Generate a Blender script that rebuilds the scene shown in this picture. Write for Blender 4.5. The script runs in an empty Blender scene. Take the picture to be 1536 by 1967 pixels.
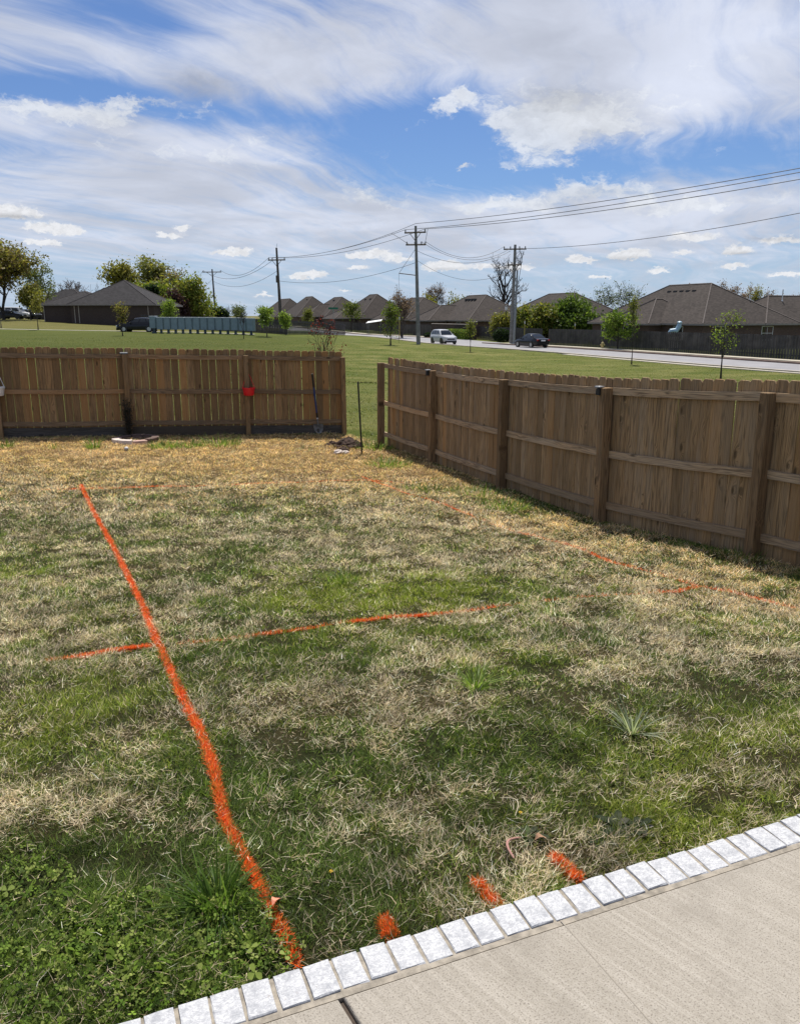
import bpy, math, random
import numpy as np
from mathutils import Vector, Matrix, Euler

R = math.radians
S = bpy.context.scene
COL = S.collection
rnd = random.Random(7)

# ------------------------------------------------------------------ camera
CAM_Z = 1.85
PITCH = R(13.8)
FPX = 1540.0
PW, PH = 1536.0, 1967.0
cam_d = bpy.data.cameras.new('camera')
cam = bpy.data.objects.new('camera', cam_d); COL.objects.link(cam)
cam.location = (0, 0, CAM_Z)
cam.rotation_euler = (R(90) - PITCH, 0, 0)
cam_d.sensor_fit = 'VERTICAL'; cam_d.sensor_height = 36.0; cam_d.lens = 36.0 * FPX / PH
cam_d.clip_start = 0.05; cam_d.clip_end = 6000
S.camera = cam

def ray(px, py):
    u = (px - PW / 2) / FPX; v = (PH / 2 - py) / FPX
    c, s = math.cos(PITCH), math.sin(PITCH)
    return Vector((u, c + v * s, -s + v * c))

# ------------------------------------------------------------------ exposure, sun, sky
S.view_settings.view_transform = 'Standard'
S.view_settings.look = 'None'
S.view_settings.exposure = EXPOSURE = 0.17
S.view_settings.gamma = 1.0
S.view_settings.use_curve_mapping = False
SUN_EL, SUN_AZ = R(64), R(5)          # azimuth measured from the view direction (+Y) towards +X
sun_d = bpy.data.lights.new('sun', 'SUN'); sun_d.energy = 5.0; sun_d.angle = R(0.5); sun_d.color = (1.0, 0.945, 0.85)
sun = bpy.data.objects.new('sun', sun_d); COL.objects.link(sun)
sd = Vector((math.sin(SUN_AZ) * math.cos(SUN_EL), math.cos(SUN_AZ) * math.cos(SUN_EL), math.sin(SUN_EL)))
sun.rotation_euler = sd.to_track_quat('Z', 'Y').to_euler()
sun.location = (10, 20, 60)

class NT:
    """small helper to write node trees as expressions"""
    def __init__(s, tree): s.t = tree; s.n = tree.nodes; s.l = tree.links
    def node(s, typ, **kw):
        n = s.n.new(typ)
        for k, v in kw.items(): setattr(n, k, v)
        return n
    def put(s, sock, v):
        if hasattr(v, 'is_output'): s.l.new(v, sock)
        elif v is not None: sock.default_value = v
    def m(s, op, a, b=None, c=None, clamp=False):
        n = s.node('ShaderNodeMath', operation=op, use_clamp=clamp)
        s.put(n.inputs[0], a); s.put(n.inputs[1], b); s.put(n.inputs[2], c)
        return n.outputs[0]
    def vm(s, op, a, b=None, out=0):
        n = s.node('ShaderNodeVectorMath', operation=op)
        s.put(n.inputs[0], a); s.put(n.inputs[1], b)
        return n.outputs[out]
    def xyz(s, x, y, z):
        n = s.node('ShaderNodeCombineXYZ'); s.put(n.inputs[0], x); s.put(n.inputs[1], y); s.put(n.inputs[2], z); return n.outputs[0]
    def sep(s, v):
        n = s.node('ShaderNodeSeparateXYZ'); s.put(n.inputs[0], v); return n.outputs
    def noise(s, vec, scale=5, detail=4, rough=.55, dist=0, dims='3D', lac=2.0, out=0):
        n = s.node('ShaderNodeTexNoise', noise_dimensions=dims)
        s.put(n.inputs['Vector'], vec); s.put(n.inputs['Scale'], scale); s.put(n.inputs['Detail'], detail)
        s.put(n.inputs['Roughness'], rough); s.put(n.inputs['Distortion'], dist); s.put(n.inputs['Lacunarity'], lac)
        return n.outputs[out]
    def step(s, v, lo, hi, a=0.0, b=1.0, smooth=True):
        n = s.node('ShaderNodeMapRange', interpolation_type='SMOOTHSTEP' if smooth else 'LINEAR')
        s.put(n.inputs[0], v); s.put(n.inputs[1], lo); s.put(n.inputs[2], hi); s.put(n.inputs[3], a); s.put(n.inputs[4], b)
        return n.outputs[0]
    def mix(s, f, a, b, mode='MIX'):
        n = s.node('ShaderNodeMix', data_type='RGBA', blend_type=mode)
        s.put(n.inputs[0], f)
        s.put(n.inputs[6], a if hasattr(a, 'is_output') else (*a, 1.0) if len(a) == 3 else a)
        s.put(n.inputs[7], b if hasattr(b, 'is_output') else (*b, 1.0) if len(b) == 3 else b)
        return n.outputs[2]
    def ramp(s, f, stops):
        n = s.node('ShaderNodeValToRGB'); s.put(n.inputs[0], f)
        e = n.color_ramp.elements
        while len(e) > 1: e.remove(e[-1])
        e[0].position, e[0].color = stops[0][0], (*stops[0][1], 1)
        for p, c in stops[1:]:
            k = e.new(p); k.color = (*c, 1)
        return n.outputs[0]

W = bpy.data.worlds.new('World'); S.world = W; W.use_nodes = True
W.node_tree.nodes.clear()
w = NT(W.node_tree)
sky = w.node('ShaderNodeTexSky', sky_type='NISHITA')
sky.sun_disc = False; sky.sun_elevation = SUN_EL; sky.sun_rotation = SUN_AZ
sky.altitude = 300; sky.air_density = 1.0; sky.dust_density = 0.6; sky.ozone_density = 2.0
gen = w.node('ShaderNodeTexCoord').outputs['Generated']
dx, dy, dz = w.sep(gen)
az = w.m('ARCTAN2', dx, dy)
zc = w.m('MAXIMUM', dz, 0.0)
AE = w.xyz(az, zc, 0.0)
def sky_ae(px, py):
    d = ray(px, py).normalized()
    return math.atan2(d.x, d.y), d.z
def bump(px, py, rx, ry, amp, vec=None):
    a, z = sky_ae(px, py)
    q = w.vm('MULTIPLY', w.vm('SUBTRACT', vec if vec is not None else AE, (a, z, 0)), (FPX / rx, FPX / ry, 0))
    e = w.m('POWER', 0.3679, w.vm('DOT_PRODUCT', q, q, out=1))
    return w.m('MULTIPLY', e, amp)
def total(vals):
    t = vals[0]
    for v in vals[1:]: t = w.m('ADD', t, v)
    return t
# softened planar projection: streaks converge in perspective and flatten to the horizon
den = w.m('ADD', zc, 0.10)
u = w.m('DIVIDE', dx, den); v = w.m('DIVIDE', dy, den)
along = w.m('ADD', w.m('MULTIPLY', u, .45), w.m('MULTIPLY', v, .89))
acr = w.m('SUBTRACT', w.m('MULTIPLY', u, .89), w.m('MULTIPLY', v, .45))
P = w.xyz(acr, along, 0.0)
warp = w.noise(P, 0.7, 3, .5, out=1)
Pw = w.vm('ADD', P, w.vm('MULTIPLY', w.vm('SUBTRACT', warp, (.5, .5, .5)), (.9, .9, 0)))
warp2 = w.noise(P, 3.2, 3, .55, out=1)
Pf = w.vm('ADD', Pw, w.vm('MULTIPLY', w.vm('SUBTRACT', warp2, (.5, .5, .5)), (.13, .13, 0)))
cir = w.noise(w.vm('MULTIPLY', Pw, (1.5, .42, 1)), 1.35, 9, .62)
wisp = w.noise(w.vm('MULTIPLY', Pf, (4.2, .55, 1)), 1.5, 7, .62)
fine = w.noise(w.vm('MULTIPLY', Pf, (2.3, 1.5, 1)), 2.6, 9, .66)
wisp2 = w.noise(w.vm('MULTIPLY', Pw, (8.5, 1.0, 1)), 1.5, 6, .6)
soft = w.noise(w.vm('ADD', w.vm('MULTIPLY', Pf, (1.0, .8, 1)), (31, 7, 0)), 1.5, 7, .58)
bias = total([
    bump(900, 285, 170, 75, -.27), bump(790, 240, 90, 50, -.16), bump(1060, 318, 170, 40, -.16), bump(60, 168, 200, 26, -.26), bump(190, 20, 120, 30, -.20),
    bump(1420, 290, 180, 50, -.20), bump(440, 222, 130, 24, -.14), bump(690, 235, 100, 40, -.13), bump(240, 190, 90, 22, -.10), bump(300, 60, 60, 30, -.10), bump(60, 290, 60, 25, -.06),
    bump(560, 90, 200, 90, .06), bump(1330, 120, 330, 120, .20), bump(1050, 60, 180, 60, .18),
    bump(300, 350, 380, 60, .17), bump(900, 412, 420, 26, .15), bump(500, 460, 700, 40, .12), bump(1250, 450, 400, 40, .12), bump(1330, 385, 260, 26, .12), bump(620, 130, 160, 60, .08), bump(60, 70, 160, 40, .12), bump(330, 130, 160, 60, .10), bump(700, 90, 160, 60, .08), bump(800, 330, 160, 40, -.05), bump(60, 225, 190, 24, .12), bump(400, 275, 170, 30, .10), bump(1180, 210, 150, 50, .16),
])
dens = w.m('ADD', w.m('MULTIPLY', w.m('SUBTRACT', wisp2, .5), .26), w.m('ADD', w.m('ADD', w.m('MULTIPLY', cir, .36), w.m('ADD', w.m('MULTIPLY', fine, .24), w.m('MULTIPLY', wisp, .40))), bias))
lowfade = w.step(zc, 0.01, 0.10, 0.0, 1.0)
cover = w.m('MULTIPLY', w.step(dens, .33, .72), w.step(lowfade, 0, 1, .60, .93))
# puffier mid-level cloud with firmer edges, only where the photograph has it
def warped(scale, amp, det=5, src=None):
    n_ = w.noise(w.vm('MULTIPLY', AE, (1, 1.7, 1)), scale, det, .62, out=1)
    return w.vm('ADD', src if src is not None else AE, w.vm('MULTIPLY', w.vm('SUBTRACT', n_, (.5, .5, .5)), (amp, amp * .55, 0)))
Q = warped(95, .022, 5, warped(26, .06))
puffn = w.noise(w.vm('MULTIPLY', Q, (1, 1.9, 1)), 20, 9, .66)
puffm = total([bump(100, 212, 170, 20, .75, Q), bump(290, 198, 70, 12, .6, Q), bump(1035, 225, 105, 34, .85, Q), bump(1110, 250, 110, 24, .5, Q), bump(885, 185, 26, 14, .75, Q), bump(848, 208, 24, 9, .6, Q),
               bump(885, 321, 28, 6, .8, Q), bump(1060, 300, 90, 28, .6, Q), bump(1130, 368, 100, 16, .75, Q), bump(1330, 392, 220, 16, .65, Q),
               bump(940, 392, 80, 12, .8, Q), bump(700, 378, 120, 24, .5, Q), bump(420, 290, 150, 30, .4, Q), bump(1190, 205, 190, 45, .4, Q)])
puff = w.step(w.m('ADD', puffm, w.m('MULTIPLY', w.m('SUBTRACT', puffn, .5), 2.2)), .26, .80)
# the small fair weather cumulus low over the houses
Qc = warped(210, .009, 4, warped(70, .026))
cum = []
for (px, py, rx, ry) in [(90, 436, 46, 9), (125, 443, 36, 7), (22, 402, 40, 9), (20, 411, 50, 6), (70, 467, 20, 6), (98, 466, 22, 5), (430, 485, 26, 6), (462, 482, 28, 7), (575, 529, 30, 6), (605, 526, 24, 7), (855, 507, 30, 9), (835, 514, 30, 6), (878, 513, 26, 6), (930, 512, 18, 7), (975, 512, 24, 6), (1008, 515, 20, 5),
                         (1108, 495, 22, 7), (1122, 501, 24, 4), (1195, 490, 34, 9), (1225, 486, 22, 9), (1265, 519, 24, 6), (1405, 478, 18, 8), (1425, 484, 20, 6), (1405, 511, 28, 5), (1510, 527, 36, 5), (720, 486, 40, 6), (765, 498, 30, 7), (690, 492, 30, 4),
                         (1310, 487, 22, 5), (1500, 460, 40, 7), (505, 567, 18, 4), (665, 556, 18, 3), (325, 452, 24, 5), (352, 438, 18, 6), (690, 515, 26, 4), (1150, 532, 26, 3), (1330, 455, 50, 8), (-120, 470, 50, 9), (1650, 500, 50, 9)]:
    cum.append(bump(px, py, rx, ry, 1.0, Qc))
cumn = w.noise(w.vm('MULTIPLY', Qc, (1, 1.6, 1)), 110, 5, .65)
cumm = w.step(w.m('ADD', total(cum), w.m('MULTIPLY', w.m('SUBTRACT', cumn, .5), .9)), .30, .78)
# brightness of the cloud: soft grey bellies and bright rims
shade = w.step(soft, .32, .68, .80, 1.06)
greyb = total([bump(380, 172, 75, 26, .30, Q), bump(1060, 192, 90, 18, .24, Q), bump(1200, 90, 120, 50, .14, Q), bump(640, 45, 100, 40, .14, Q), bump(1470, 464, 60, 7, .22, Q), bump(1195, 497, 50, 5, .25), bump(20, 416, 40, 4, .35), bump(860, 517, 36, 3, .2), bump(1420, 487, 30, 3, .3)])
shade = w.m('MULTIPLY', shade, w.m('SUBTRACT', 1.0, greyb))
shade = w.m('ADD', shade, bump(1400, 120, 170, 110, .14))
CLOUD = 7.9
def lum(f, tint=(.88, .93, 1.07)):
    return w.vm('MULTIPLY', w.xyz(f, f, f), tuple(CLOUD * t for t in tint))
skyc = w.vm('MULTIPLY', sky.outputs[0], (.57, .72, .98))
veil = w.step(zc, 0.0, 0.14, .62, .0)
c0 = w.mix(veil, skyc, (4.6, 6.1, 8.4))
c1 = w.mix(cover, c0, lum(shade))
c2 = w.mix(w.m('MULTIPLY', puff, .85), c1, lum(w.m('MULTIPLY', w.m('ADD', w.m('MULTIPLY', shade, .6), .4), w.step(puffn, .32, .68, .92, 1.16)), (.92, .96, 1.03)))
c3 = w.mix(w.m('MULTIPLY', cumm, .92), c2, lum(w.m('MULTIPLY', w.step(cumn, .3, .65, .95, 1.16), w.m('SUBTRACT', 1.0, greyb)), (.98, .99, 1.02)))
bg = w.node('ShaderNodeBackground'); w.put(bg.inputs['Color'], c3); bg.inputs['Strength'].default_value = 0.088
wo = w.node('ShaderNodeOutputWorld'); w.l.new(bg.outputs[0], wo.inputs[0])
W.cycles.sampling_method = 'MANUAL'; W.cycles.sample_map_resolution = 512

S.render.engine = 'CYCLES'
S.cycles.use_denoising = True
S.cycles.max_bounces = 5; S.cycles.diffuse_bounces = 3; S.cycles.glossy_bounces = 2; S.cycles.transmission_bounces = 4; S.cycles.transparent_max_bounces = 8
# ------------------------------------------------------------------ helpers
def tag(o, label=None, cat=None, group=None, kind=None):
    if label: o['label'] = label
    if cat: o['category'] = cat
    if group: o['group'] = group
    if kind: o['kind'] = kind
    return o

def thing(name, loc, label, cat, group=None, rz=0.0):
    o = bpy.data.objects.new(name, None); COL.objects.link(o)
    o.location = loc; o.rotation_euler = (0, 0, rz); o.empty_display_size = .2
    return tag(o, label, cat, group)

def setting(name, loc=(0, 0, 0), rz=0.0):
    o = bpy.data.objects.new(name, None); COL.objects.link(o)
    o.location = loc; o.rotation_euler = (0, 0, rz); o['kind'] = 'structure'
    return o

def link(name, me, parent=None, loc=(0, 0, 0), rot=(0, 0, 0)):
    o = bpy.data.objects.new(name, me); COL.objects.link(o)
    if parent is not None: o.parent = parent
    o.location = loc; o.rotation_euler = rot
    return o

class MB:
    """collects boxes, tubes, lathes ... and links them as ONE mesh object"""
    def __init__(s): s.v = []; s.f = []; s.c = None
    def add(s, vs, fs):
        b = len(s.v); s.v += [tuple(x) for x in vs]; s.f += [tuple(i + b for i in f) for f in fs]; return s
    def box(s, x0, x1, y0, y1, z0, z1, mat=None):
        vs = [Vector((x, y, z)) for z in (z0, z1) for y in (y0, y1) for x in (x0, x1)]
        if mat is not None: vs = [mat @ q for q in vs]
        return s.add(vs, [(0, 2, 3, 1), (4, 5, 7, 6), (0, 1, 5, 4), (2, 6, 7, 3), (0, 4, 6, 2), (1, 3, 7, 5)])
    def bevbox(s, x0, x1, y0, y1, z0, z1, b, mat=None):
        prof = [(x0 + b, y0), (x1 - b, y0), (x1, y0 + b), (x1, y1 - b), (x1 - b, y1), (x0 + b, y1), (x0, y1 - b), (x0, y0 + b)]
        ins = [(x0 + 2 * b, y0 + b), (x1 - 2 * b, y0 + b), (x1 - b, y0 + 2 * b), (x1 - b, y1 - 2 * b), (x1 - 2 * b, y1 - b), (x0 + 2 * b, y1 - b), (x0 + b, y1 - 2 * b), (x0 + b, y0 + 2 * b)]
        rings = [[Vector((x, y, z0)) for x, y in prof], [Vector((x, y, z1 - b)) for x, y in prof], [Vector((x, y, z1)) for x, y in ins]]
        return s.loft(rings, mat=mat)
    def loft(s, rings, cap=True, closed=True, mat=None):
        n = len(rings[0]); vs = [Vector(q) for r in rings for q in r]
        if mat is not None: vs = [mat @ q for q in vs]
        fs = []
        for i in range(len(rings) - 1):
            for j in range(n if closed else n - 1):
                k = (j + 1) % n
                fs.append((i * n + j, i * n + k, (i + 1) * n + k, (i + 1) * n + j))
        if cap and closed:
            fs.append(tuple(reversed(range(n)))); fs.append(tuple(range((len(rings) - 1) * n, len(rings) * n)))
        return s.add(vs, fs)
    def tube(s, pts, rad, n=6, cap=True):
        pts = [Vector(p) for p in pts]; m = len(pts)
        if not hasattr(rad, '__len__'): rad = [rad] * m
        rings = []; prev = None
        for i in range(m):
            t = (pts[min(i + 1, m - 1)] - pts[max(i - 1, 0)])
            t = t.normalized() if t.length > 1e-9 else Vector((0, 0, 1))
            a = prev - t * prev.dot(t) if prev is not None else (Vector((1, 0, 0)) if abs(t.x) < .8 else Vector((0, 1, 0))).cross(t)
            a = a.normalized() if a.length > 1e-6 else Vector((1, 0, 0)); b = t.cross(a); prev = a
            rings.append([pts[i] + (a * math.cos(2 * math.pi * k / n) + b * math.sin(2 * math.pi * k / n)) * rad[i] for k in range(n)])
        return s.loft(rings, cap)
    def lathe(s, prof, n=16, mat=None, arc=2 * math.pi):
        full = abs(arc - 2 * math.pi) < 1e-6
        k = n if full else n + 1
        rings = [[Vector((r * math.cos(arc * j / n), r * math.sin(arc * j / n), z)) for j in range(k)] for r, z in prof]
        return s.loft(rings, cap=full, closed=full, mat=mat)
    def prism(s, outline, y0, y1, mat=None):
        """outline in (x, z), extruded along y"""
        return s.loft([[Vector((x, y0, z)) for x, z in outline], [Vector((x, y1, z)) for x, z in outline]], mat=mat)
    def mesh(s, name, mat=None, smooth=False):
        me = bpy.data.meshes.new(name); me.from_pydata(s.v, [], s.f); me.validate()
        import bmesh
        bm = bmesh.new(); bm.from_mesh(me); bmesh.ops.recalc_face_normals(bm, faces=bm.faces[:]); bm.to_mesh(me); bm.free()
        if mat: me.materials.append(mat)
        if smooth:
            me.polygons.foreach_set('use_smooth', [True] * len(me.polygons))
            try: me.set_sharp_from_angle(angle=R(38))
            except Exception: pass
        return me
    def build(s, name, mat=None, parent=None, loc=(0, 0, 0), rot=(0, 0, 0), smooth=False):
        return link(name, s.mesh(name, mat, smooth), parent, loc, rot)

def tri_mesh(name, V, F, C=None, mat=None, smooth=False):
    """big triangle mesh from arrays; C = one colour per face"""
    me = bpy.data.meshes.new(name)
    V = np.ascontiguousarray(V, np.float32); F = np.ascontiguousarray(F, np.int32)
    me.vertices.add(len(V)); me.vertices.foreach_set('co', V.ravel())
    k = F.shape[1]
    me.loops.add(F.size); me.loops.foreach_set('vertex_index', F.ravel())
    me.polygons.add(len(F)); me.polygons.foreach_set('loop_start', np.arange(0, F.size, k, dtype=np.int32))
    if smooth: me.polygons.foreach_set('use_smooth', np.ones(len(F), bool))
    me.update(calc_edges=True)
    if C is not None:
        a = me.attributes.new('Col', 'FLOAT_COLOR', 'FACE' if len(C) == len(F) else 'POINT')
        a.data.foreach_set('color', np.concatenate([C, np.ones((len(C), 1))], 1).astype(np.float32).ravel())
    if mat: me.materials.append(mat)
    return me

# smooth value noise on the plane, for where the lawn is green or dead
def vnoise(x, y, seed=0):
    xi = np.floor(x).astype(np.int64); yi = np.floor(y).astype(np.int64); fx = x - xi; fy = y - yi
    fx = fx * fx * (3 - 2 * fx); fy = fy * fy * (3 - 2 * fy)
    def h(a, b):
        n = (a * 374761393 + b * 668265263 + seed * 982451653) & 0xffffffff
        n = ((n ^ (n >> 13)) * 1274126177) & 0xffffffff
        return ((n ^ (n >> 16)) & 0xffff) / 65535.0
    return (h(xi, yi) * (1 - fx) + h(xi + 1, yi) * fx) * (1 - fy) + (h(xi, yi + 1) * (1 - fx) + h(xi + 1, yi + 1) * fx) * fy
def fbm(x, y, seed=0, octaves=4):
    t = 0; a = .5; s = 0
    for i in range(octaves):
        t = t + a * vnoise(x * 2 ** i + 17.3 * i, y * 2 ** i - 9.1 * i, seed + i); s += a; a *= .55
    return t / s

# ------------------------------------------------------------------ the lie of the land (metres below the camera, through measured points)
CP = np.array([(-3, .87, 1.9), (-.26, 1.97, 1.9), (1.5, 2.69, 1.9), (4, 3.7, 1.9), (-7, -.7, 1.9), (9, 5.2, 1.95),
 (-4, 4.5, 2.12), (-1, 5, 2.15), (2, 5.4, 2.2), (-8, 4.5, 2.1), (0, -4, 1.9), (-6, -4, 1.9), (6, -4, 1.9),
 (4.96, 5.9, 2.36), (3.72, 8.03, 2.45), (2.62, 9.93, 2.57), (1.65, 12.4, 2.66), (.67, 14.9, 2.69), (-.32, 17, 2.67),
 (-1.28, 18.1, 2.6), (-4.7, 17.1, 2.5), (-8.2, 16.2, 2.42), (-12, 15, 2.36), (-3, 10, 2.4), (-7, 10, 2.33), (0, 10, 2.47), (-4, 7, 2.28), (0, 7.5, 2.33),
 (0, 30, 2.9), (-12, 30, 2.5), (12, 30, 3.0), (-25, 30, 2.3), (-30, 60, 2.1), (-15, 60, 2.45), (0, 60, 3.1), (-14.8, 82, 1.95), (-25, 82, 1.87), (-30, 92, 1.87),
 (-55, 133, 1.0), (-66, 131, .5), (-20, 113, 2.3), (0, 100, 3.25), (30, 30, 3.15), (23.5, 47, 3.3), (15.7, 65, 3.3), (6.4, 88, 3.3), (-15.7, 141, 3.2),
 (32, 64, 3.35), (22, 92, 3.35), (12, 121, 3.3), (-22, 170, 3.0), (40, 100, 3.35), (10, 170, 3.2), (60, 60, 3.35), (-80, 80, 1.0), (-45, 88, 1.75), (-60, 30, 2.0), (-45, 10, 2.2), (20, 12, 2.7), (30, 0, 2.5)])
def _tps():
    X = CP[:, :2] / 30; n = len(X)
    d2 = ((X[:, None] - X[None]) ** 2).sum(-1)
    K = np.where(d2 > 0, .5 * d2 * np.log(d2 + 1e-12), 0) + np.eye(n) * 1e-4
    Pm = np.hstack([np.ones((n, 1)), X]); A = np.block([[K, Pm], [Pm.T, np.zeros((3, 3))]])
    return np.linalg.solve(A, np.concatenate([CP[:, 2], np.zeros(3)])), X
_w, _X = _tps()
def gz(x, y):
    """height of the ground, arrays or numbers"""
    sc = np.isscalar(x); x = np.atleast_1d(np.asarray(x, float)); y = np.atleast_1d(np.asarray(y, float))
    t = _w[len(_X)] + _w[len(_X) + 1] * x / 30 + _w[len(_X) + 2] * y / 30
    for k in range(len(_X)):
        d2 = (x / 30 - _X[k, 0]) ** 2 + (y / 30 - _X[k, 1]) ** 2
        t = t + _w[k] * .5 * d2 * np.log(d2 + 1e-12)
    far = np.clip((np.hypot(x, y - 60) - 110) / 90, 0, 1); far = far * far * (3 - 2 * far)
    t = np.clip(t, .3, 3.6) * (1 - far) + 3.0 * far
    z = CAM_Z - t
    return float(z[0]) if sc else z
def ground_at(px, py, lift=0.0):
    """the point of the ground seen at a pixel of the photograph"""
    d = ray(px, py); o = Vector((0, 0, CAM_Z)); t0, t = .5, .5
    while t < 900:
        p = o + d * t
        if p.z - lift < gz(p.x, p.y): break
        t0 = t; t *= 1.02
    for _ in range(30):
        m = (t0 + t) / 2; p = o + d * m
        if p.z - lift < gz(p.x, p.y): t = m
        else: t0 = m
    return o + d * t
def at_depth(px, py, y):
    d = ray(px, py); return Vector((0, 0, CAM_Z)) + d * (y / d.y)
def on_plane(px, py, z):
    d = ray(px, py); return Vector((0, 0, CAM_Z)) + d * ((z - CAM_Z) / d.z)
def stand(px, y):
    """ground point in the direction of pixel column px at distance y"""
    x = (px - 768) / FPX * (y * math.cos(PITCH) + 3.0 * math.sin(PITCH))
    x = (px - 768) / FPX * (y * math.cos(PITCH) + (CAM_Z - gz(x, y)) * math.sin(PITCH))
    return Vector((x, y, gz(x, y)))

# ------------------------------------------------------------------ materials
def mat(name, col=(.5, .5, .5), rough=.6, metal=0, spec=.5, coat=0):
    m = bpy.data.materials.new(name); m.use_nodes = True
    b = m.node_tree.nodes['Principled BSDF']
    b.inputs['Base Color'].default_value = (*col, 1); b.inputs['Roughness'].default_value = rough; b.inputs['Metallic'].default_value = metal
    b.inputs['Specular IOR Level'].default_value = spec; b.inputs['Coat Weight'].default_value = coat
    return m
def nmat(name, rough=.7, spec=.3):
    m = mat(name, rough=rough, spec=spec); n = NT(m.node_tree); return m, n, m.node_tree.nodes['Principled BSDF']
def varied(name, col, rough=.6, var=.25, scale=6, metal=0, spec=.4, bumpd=0, bscale=None):
    """a plain coloured surface with soiling and a little relief"""
    m, n, b = nmat(name, rough, spec); b.inputs['Metallic'].default_value = metal
    co = n.node('ShaderNodeTexCoord').outputs['Object']
    orand = n.node('ShaderNodeObjectInfo').outputs['Random']
    co = n.vm('ADD', co, n.xyz(n.m('MULTIPLY', orand, 37.0), 0.0, n.m('MULTIPLY', orand, 11.0)))
    nz = n.noise(co, scale, 6, .6)
    lo = tuple(c * (1 - var) for c in col); hi = tuple(min(1, c * (1 + var)) for c in col)
    n.put(b.inputs['Base Color'], n.mix(n.step(nz, .3, .7), lo, hi))
    if bumpd:
        bp = n.node('ShaderNodeBump'); bp.inputs['Distance'].default_value = bumpd; bp.inputs['Strength'].default_value = .6
        n.put(bp.inputs['Height'], n.noise(co, bscale or scale * 6, 5, .6)); n.l.new(bp.outputs[0], b.inputs['Normal'])
    return m

def wood(name, base, grey, axis='Z', knots=True, greyness=.4):
    m, n, b = nmat(name, .78, .25)
    co = n.node('ShaderNodeTexCoord').outputs['Object']
    oi = n.node('ShaderNodeObjectInfo').outputs['Random']
    r1 = n.m('FRACT', n.m('MULTIPLY', oi, 17.31)); r2 = n.m('FRACT', n.m('MULTIPLY', oi, 91.7))
    x, y, z = n.sep(co)
    if axis == 'X': x, z = z, x
    off = n.m('MULTIPLY', oi, 83.0)
    # grain runs along z; knots bend it
    kv = n.xyz(n.m('ADD', n.m('MULTIPLY', x, 6.2), n.m('MULTIPLY', r1, 9)), off, n.m('ADD', n.m('MULTIPLY', z, 2.1), n.m('MULTIPLY', r2, 20)))
    vo = n.node('ShaderNodeTexVoronoi', feature='F1'); n.put(vo.inputs['Vector'], kv); vo.inputs['Scale'].default_value = 1.0; vo.inputs['Randomness'].default_value = 1.0
    kd = vo.outputs['Distance']
    g = n.xyz(n.m('ADD', n.m('MULTIPLY', x, 26), n.m('MULTIPLY', n.step(kd, .0, .34, 1, 0), 1.4)), n.m('ADD', n.m('MULTIPLY', y, 26), off), n.m('MULTIPLY', z, .85))
    big = n.noise(g, 1.0, 3, .5, dist=.5)
    rings = n.m('ABSOLUTE', n.m('SUBTRACT', n.m('FRACT', n.m('MULTIPLY', big, 7.0)), .5))
    fineg = n.noise(n.xyz(n.m('MULTIPLY', x, 190), n.m('ADD', n.m('MULTIPLY', y, 190), off), n.m('MULTIPLY', z, 4.5)), 1.0, 4, .6)
    c = n.mix(n.step(rings, .02, .36), tuple(q * .40 for q in base), tuple(q * 1.22 for q in base))
    c = n.mix(n.m('MULTIPLY', n.step(fineg, .35, .68), .55), c, tuple(q * .52 for q in base))
    wx = n.noise(n.xyz(n.m('MULTIPLY', x, 9), n.m('ADD', y, off), n.m('MULTIPLY', z, 1.1)), 1.0, 4, .6)
    c = n.mix(n.m('MULTIPLY', n.step(wx, .38, .66), n.m('ADD', greyness * .4, n.m('MULTIPLY', r1, greyness))), c, grey)
    c = n.mix(n.m('MULTIPLY', r2, .72), c, tuple(q * .40 for q in base))
    warm = n.m('MULTIPLY', n.step(r1, .72, 1.0), .5)
    c = n.mix(warm, c, (base[0] * 1.25, base[1] * 1.02, base[2] * .72))
    if knots:
        c = n.mix(n.m('MULTIPLY', n.step(kd, .06, .15, 1, 0), .85), c, tuple(q * .17 for q in base))
    n.put(b.inputs['Base Color'], c)
    bp = n.node('ShaderNodeBump'); bp.inputs['Distance'].default_value = .003; bp.inputs['Strength'].default_value = .7
    n.put(bp.inputs['Height'], n.m('ADD', fineg, n.m('MULTIPLY', rings, .7))); n.l.new(bp.outputs[0], b.inputs['Normal'])
    return m

def leafmat(name, transl=.4, rough=.55, spec=.25):
    m = bpy.data.materials.new(name); m.use_nodes = True; n = NT(m.node_tree); b = n.n['Principled BSDF']
    a = n.node('ShaderNodeAttribute'); a.attribute_name = 'Col'
    n.l.new(a.outputs['Color'], b.inputs['Base Color']); b.inputs['Roughness'].default_value = rough; b.inputs['Specular IOR Level'].default_value = spec
    t = n.node('ShaderNodeBsdfTranslucent')
    n.put(t.inputs['Color'], n.vm('MULTIPLY', a.outputs['Color'], (1.25, 1.3, .8)))
    mx = n.node('ShaderNodeMixShader'); mx.inputs[0].default_value = transl
    n.l.new(b.outputs[0], mx.inputs[1]); n.l.new(t.outputs[0], mx.inputs[2]); n.l.new(mx.outputs[0], n.n['Material Output'].inputs[0])
    return m

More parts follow.
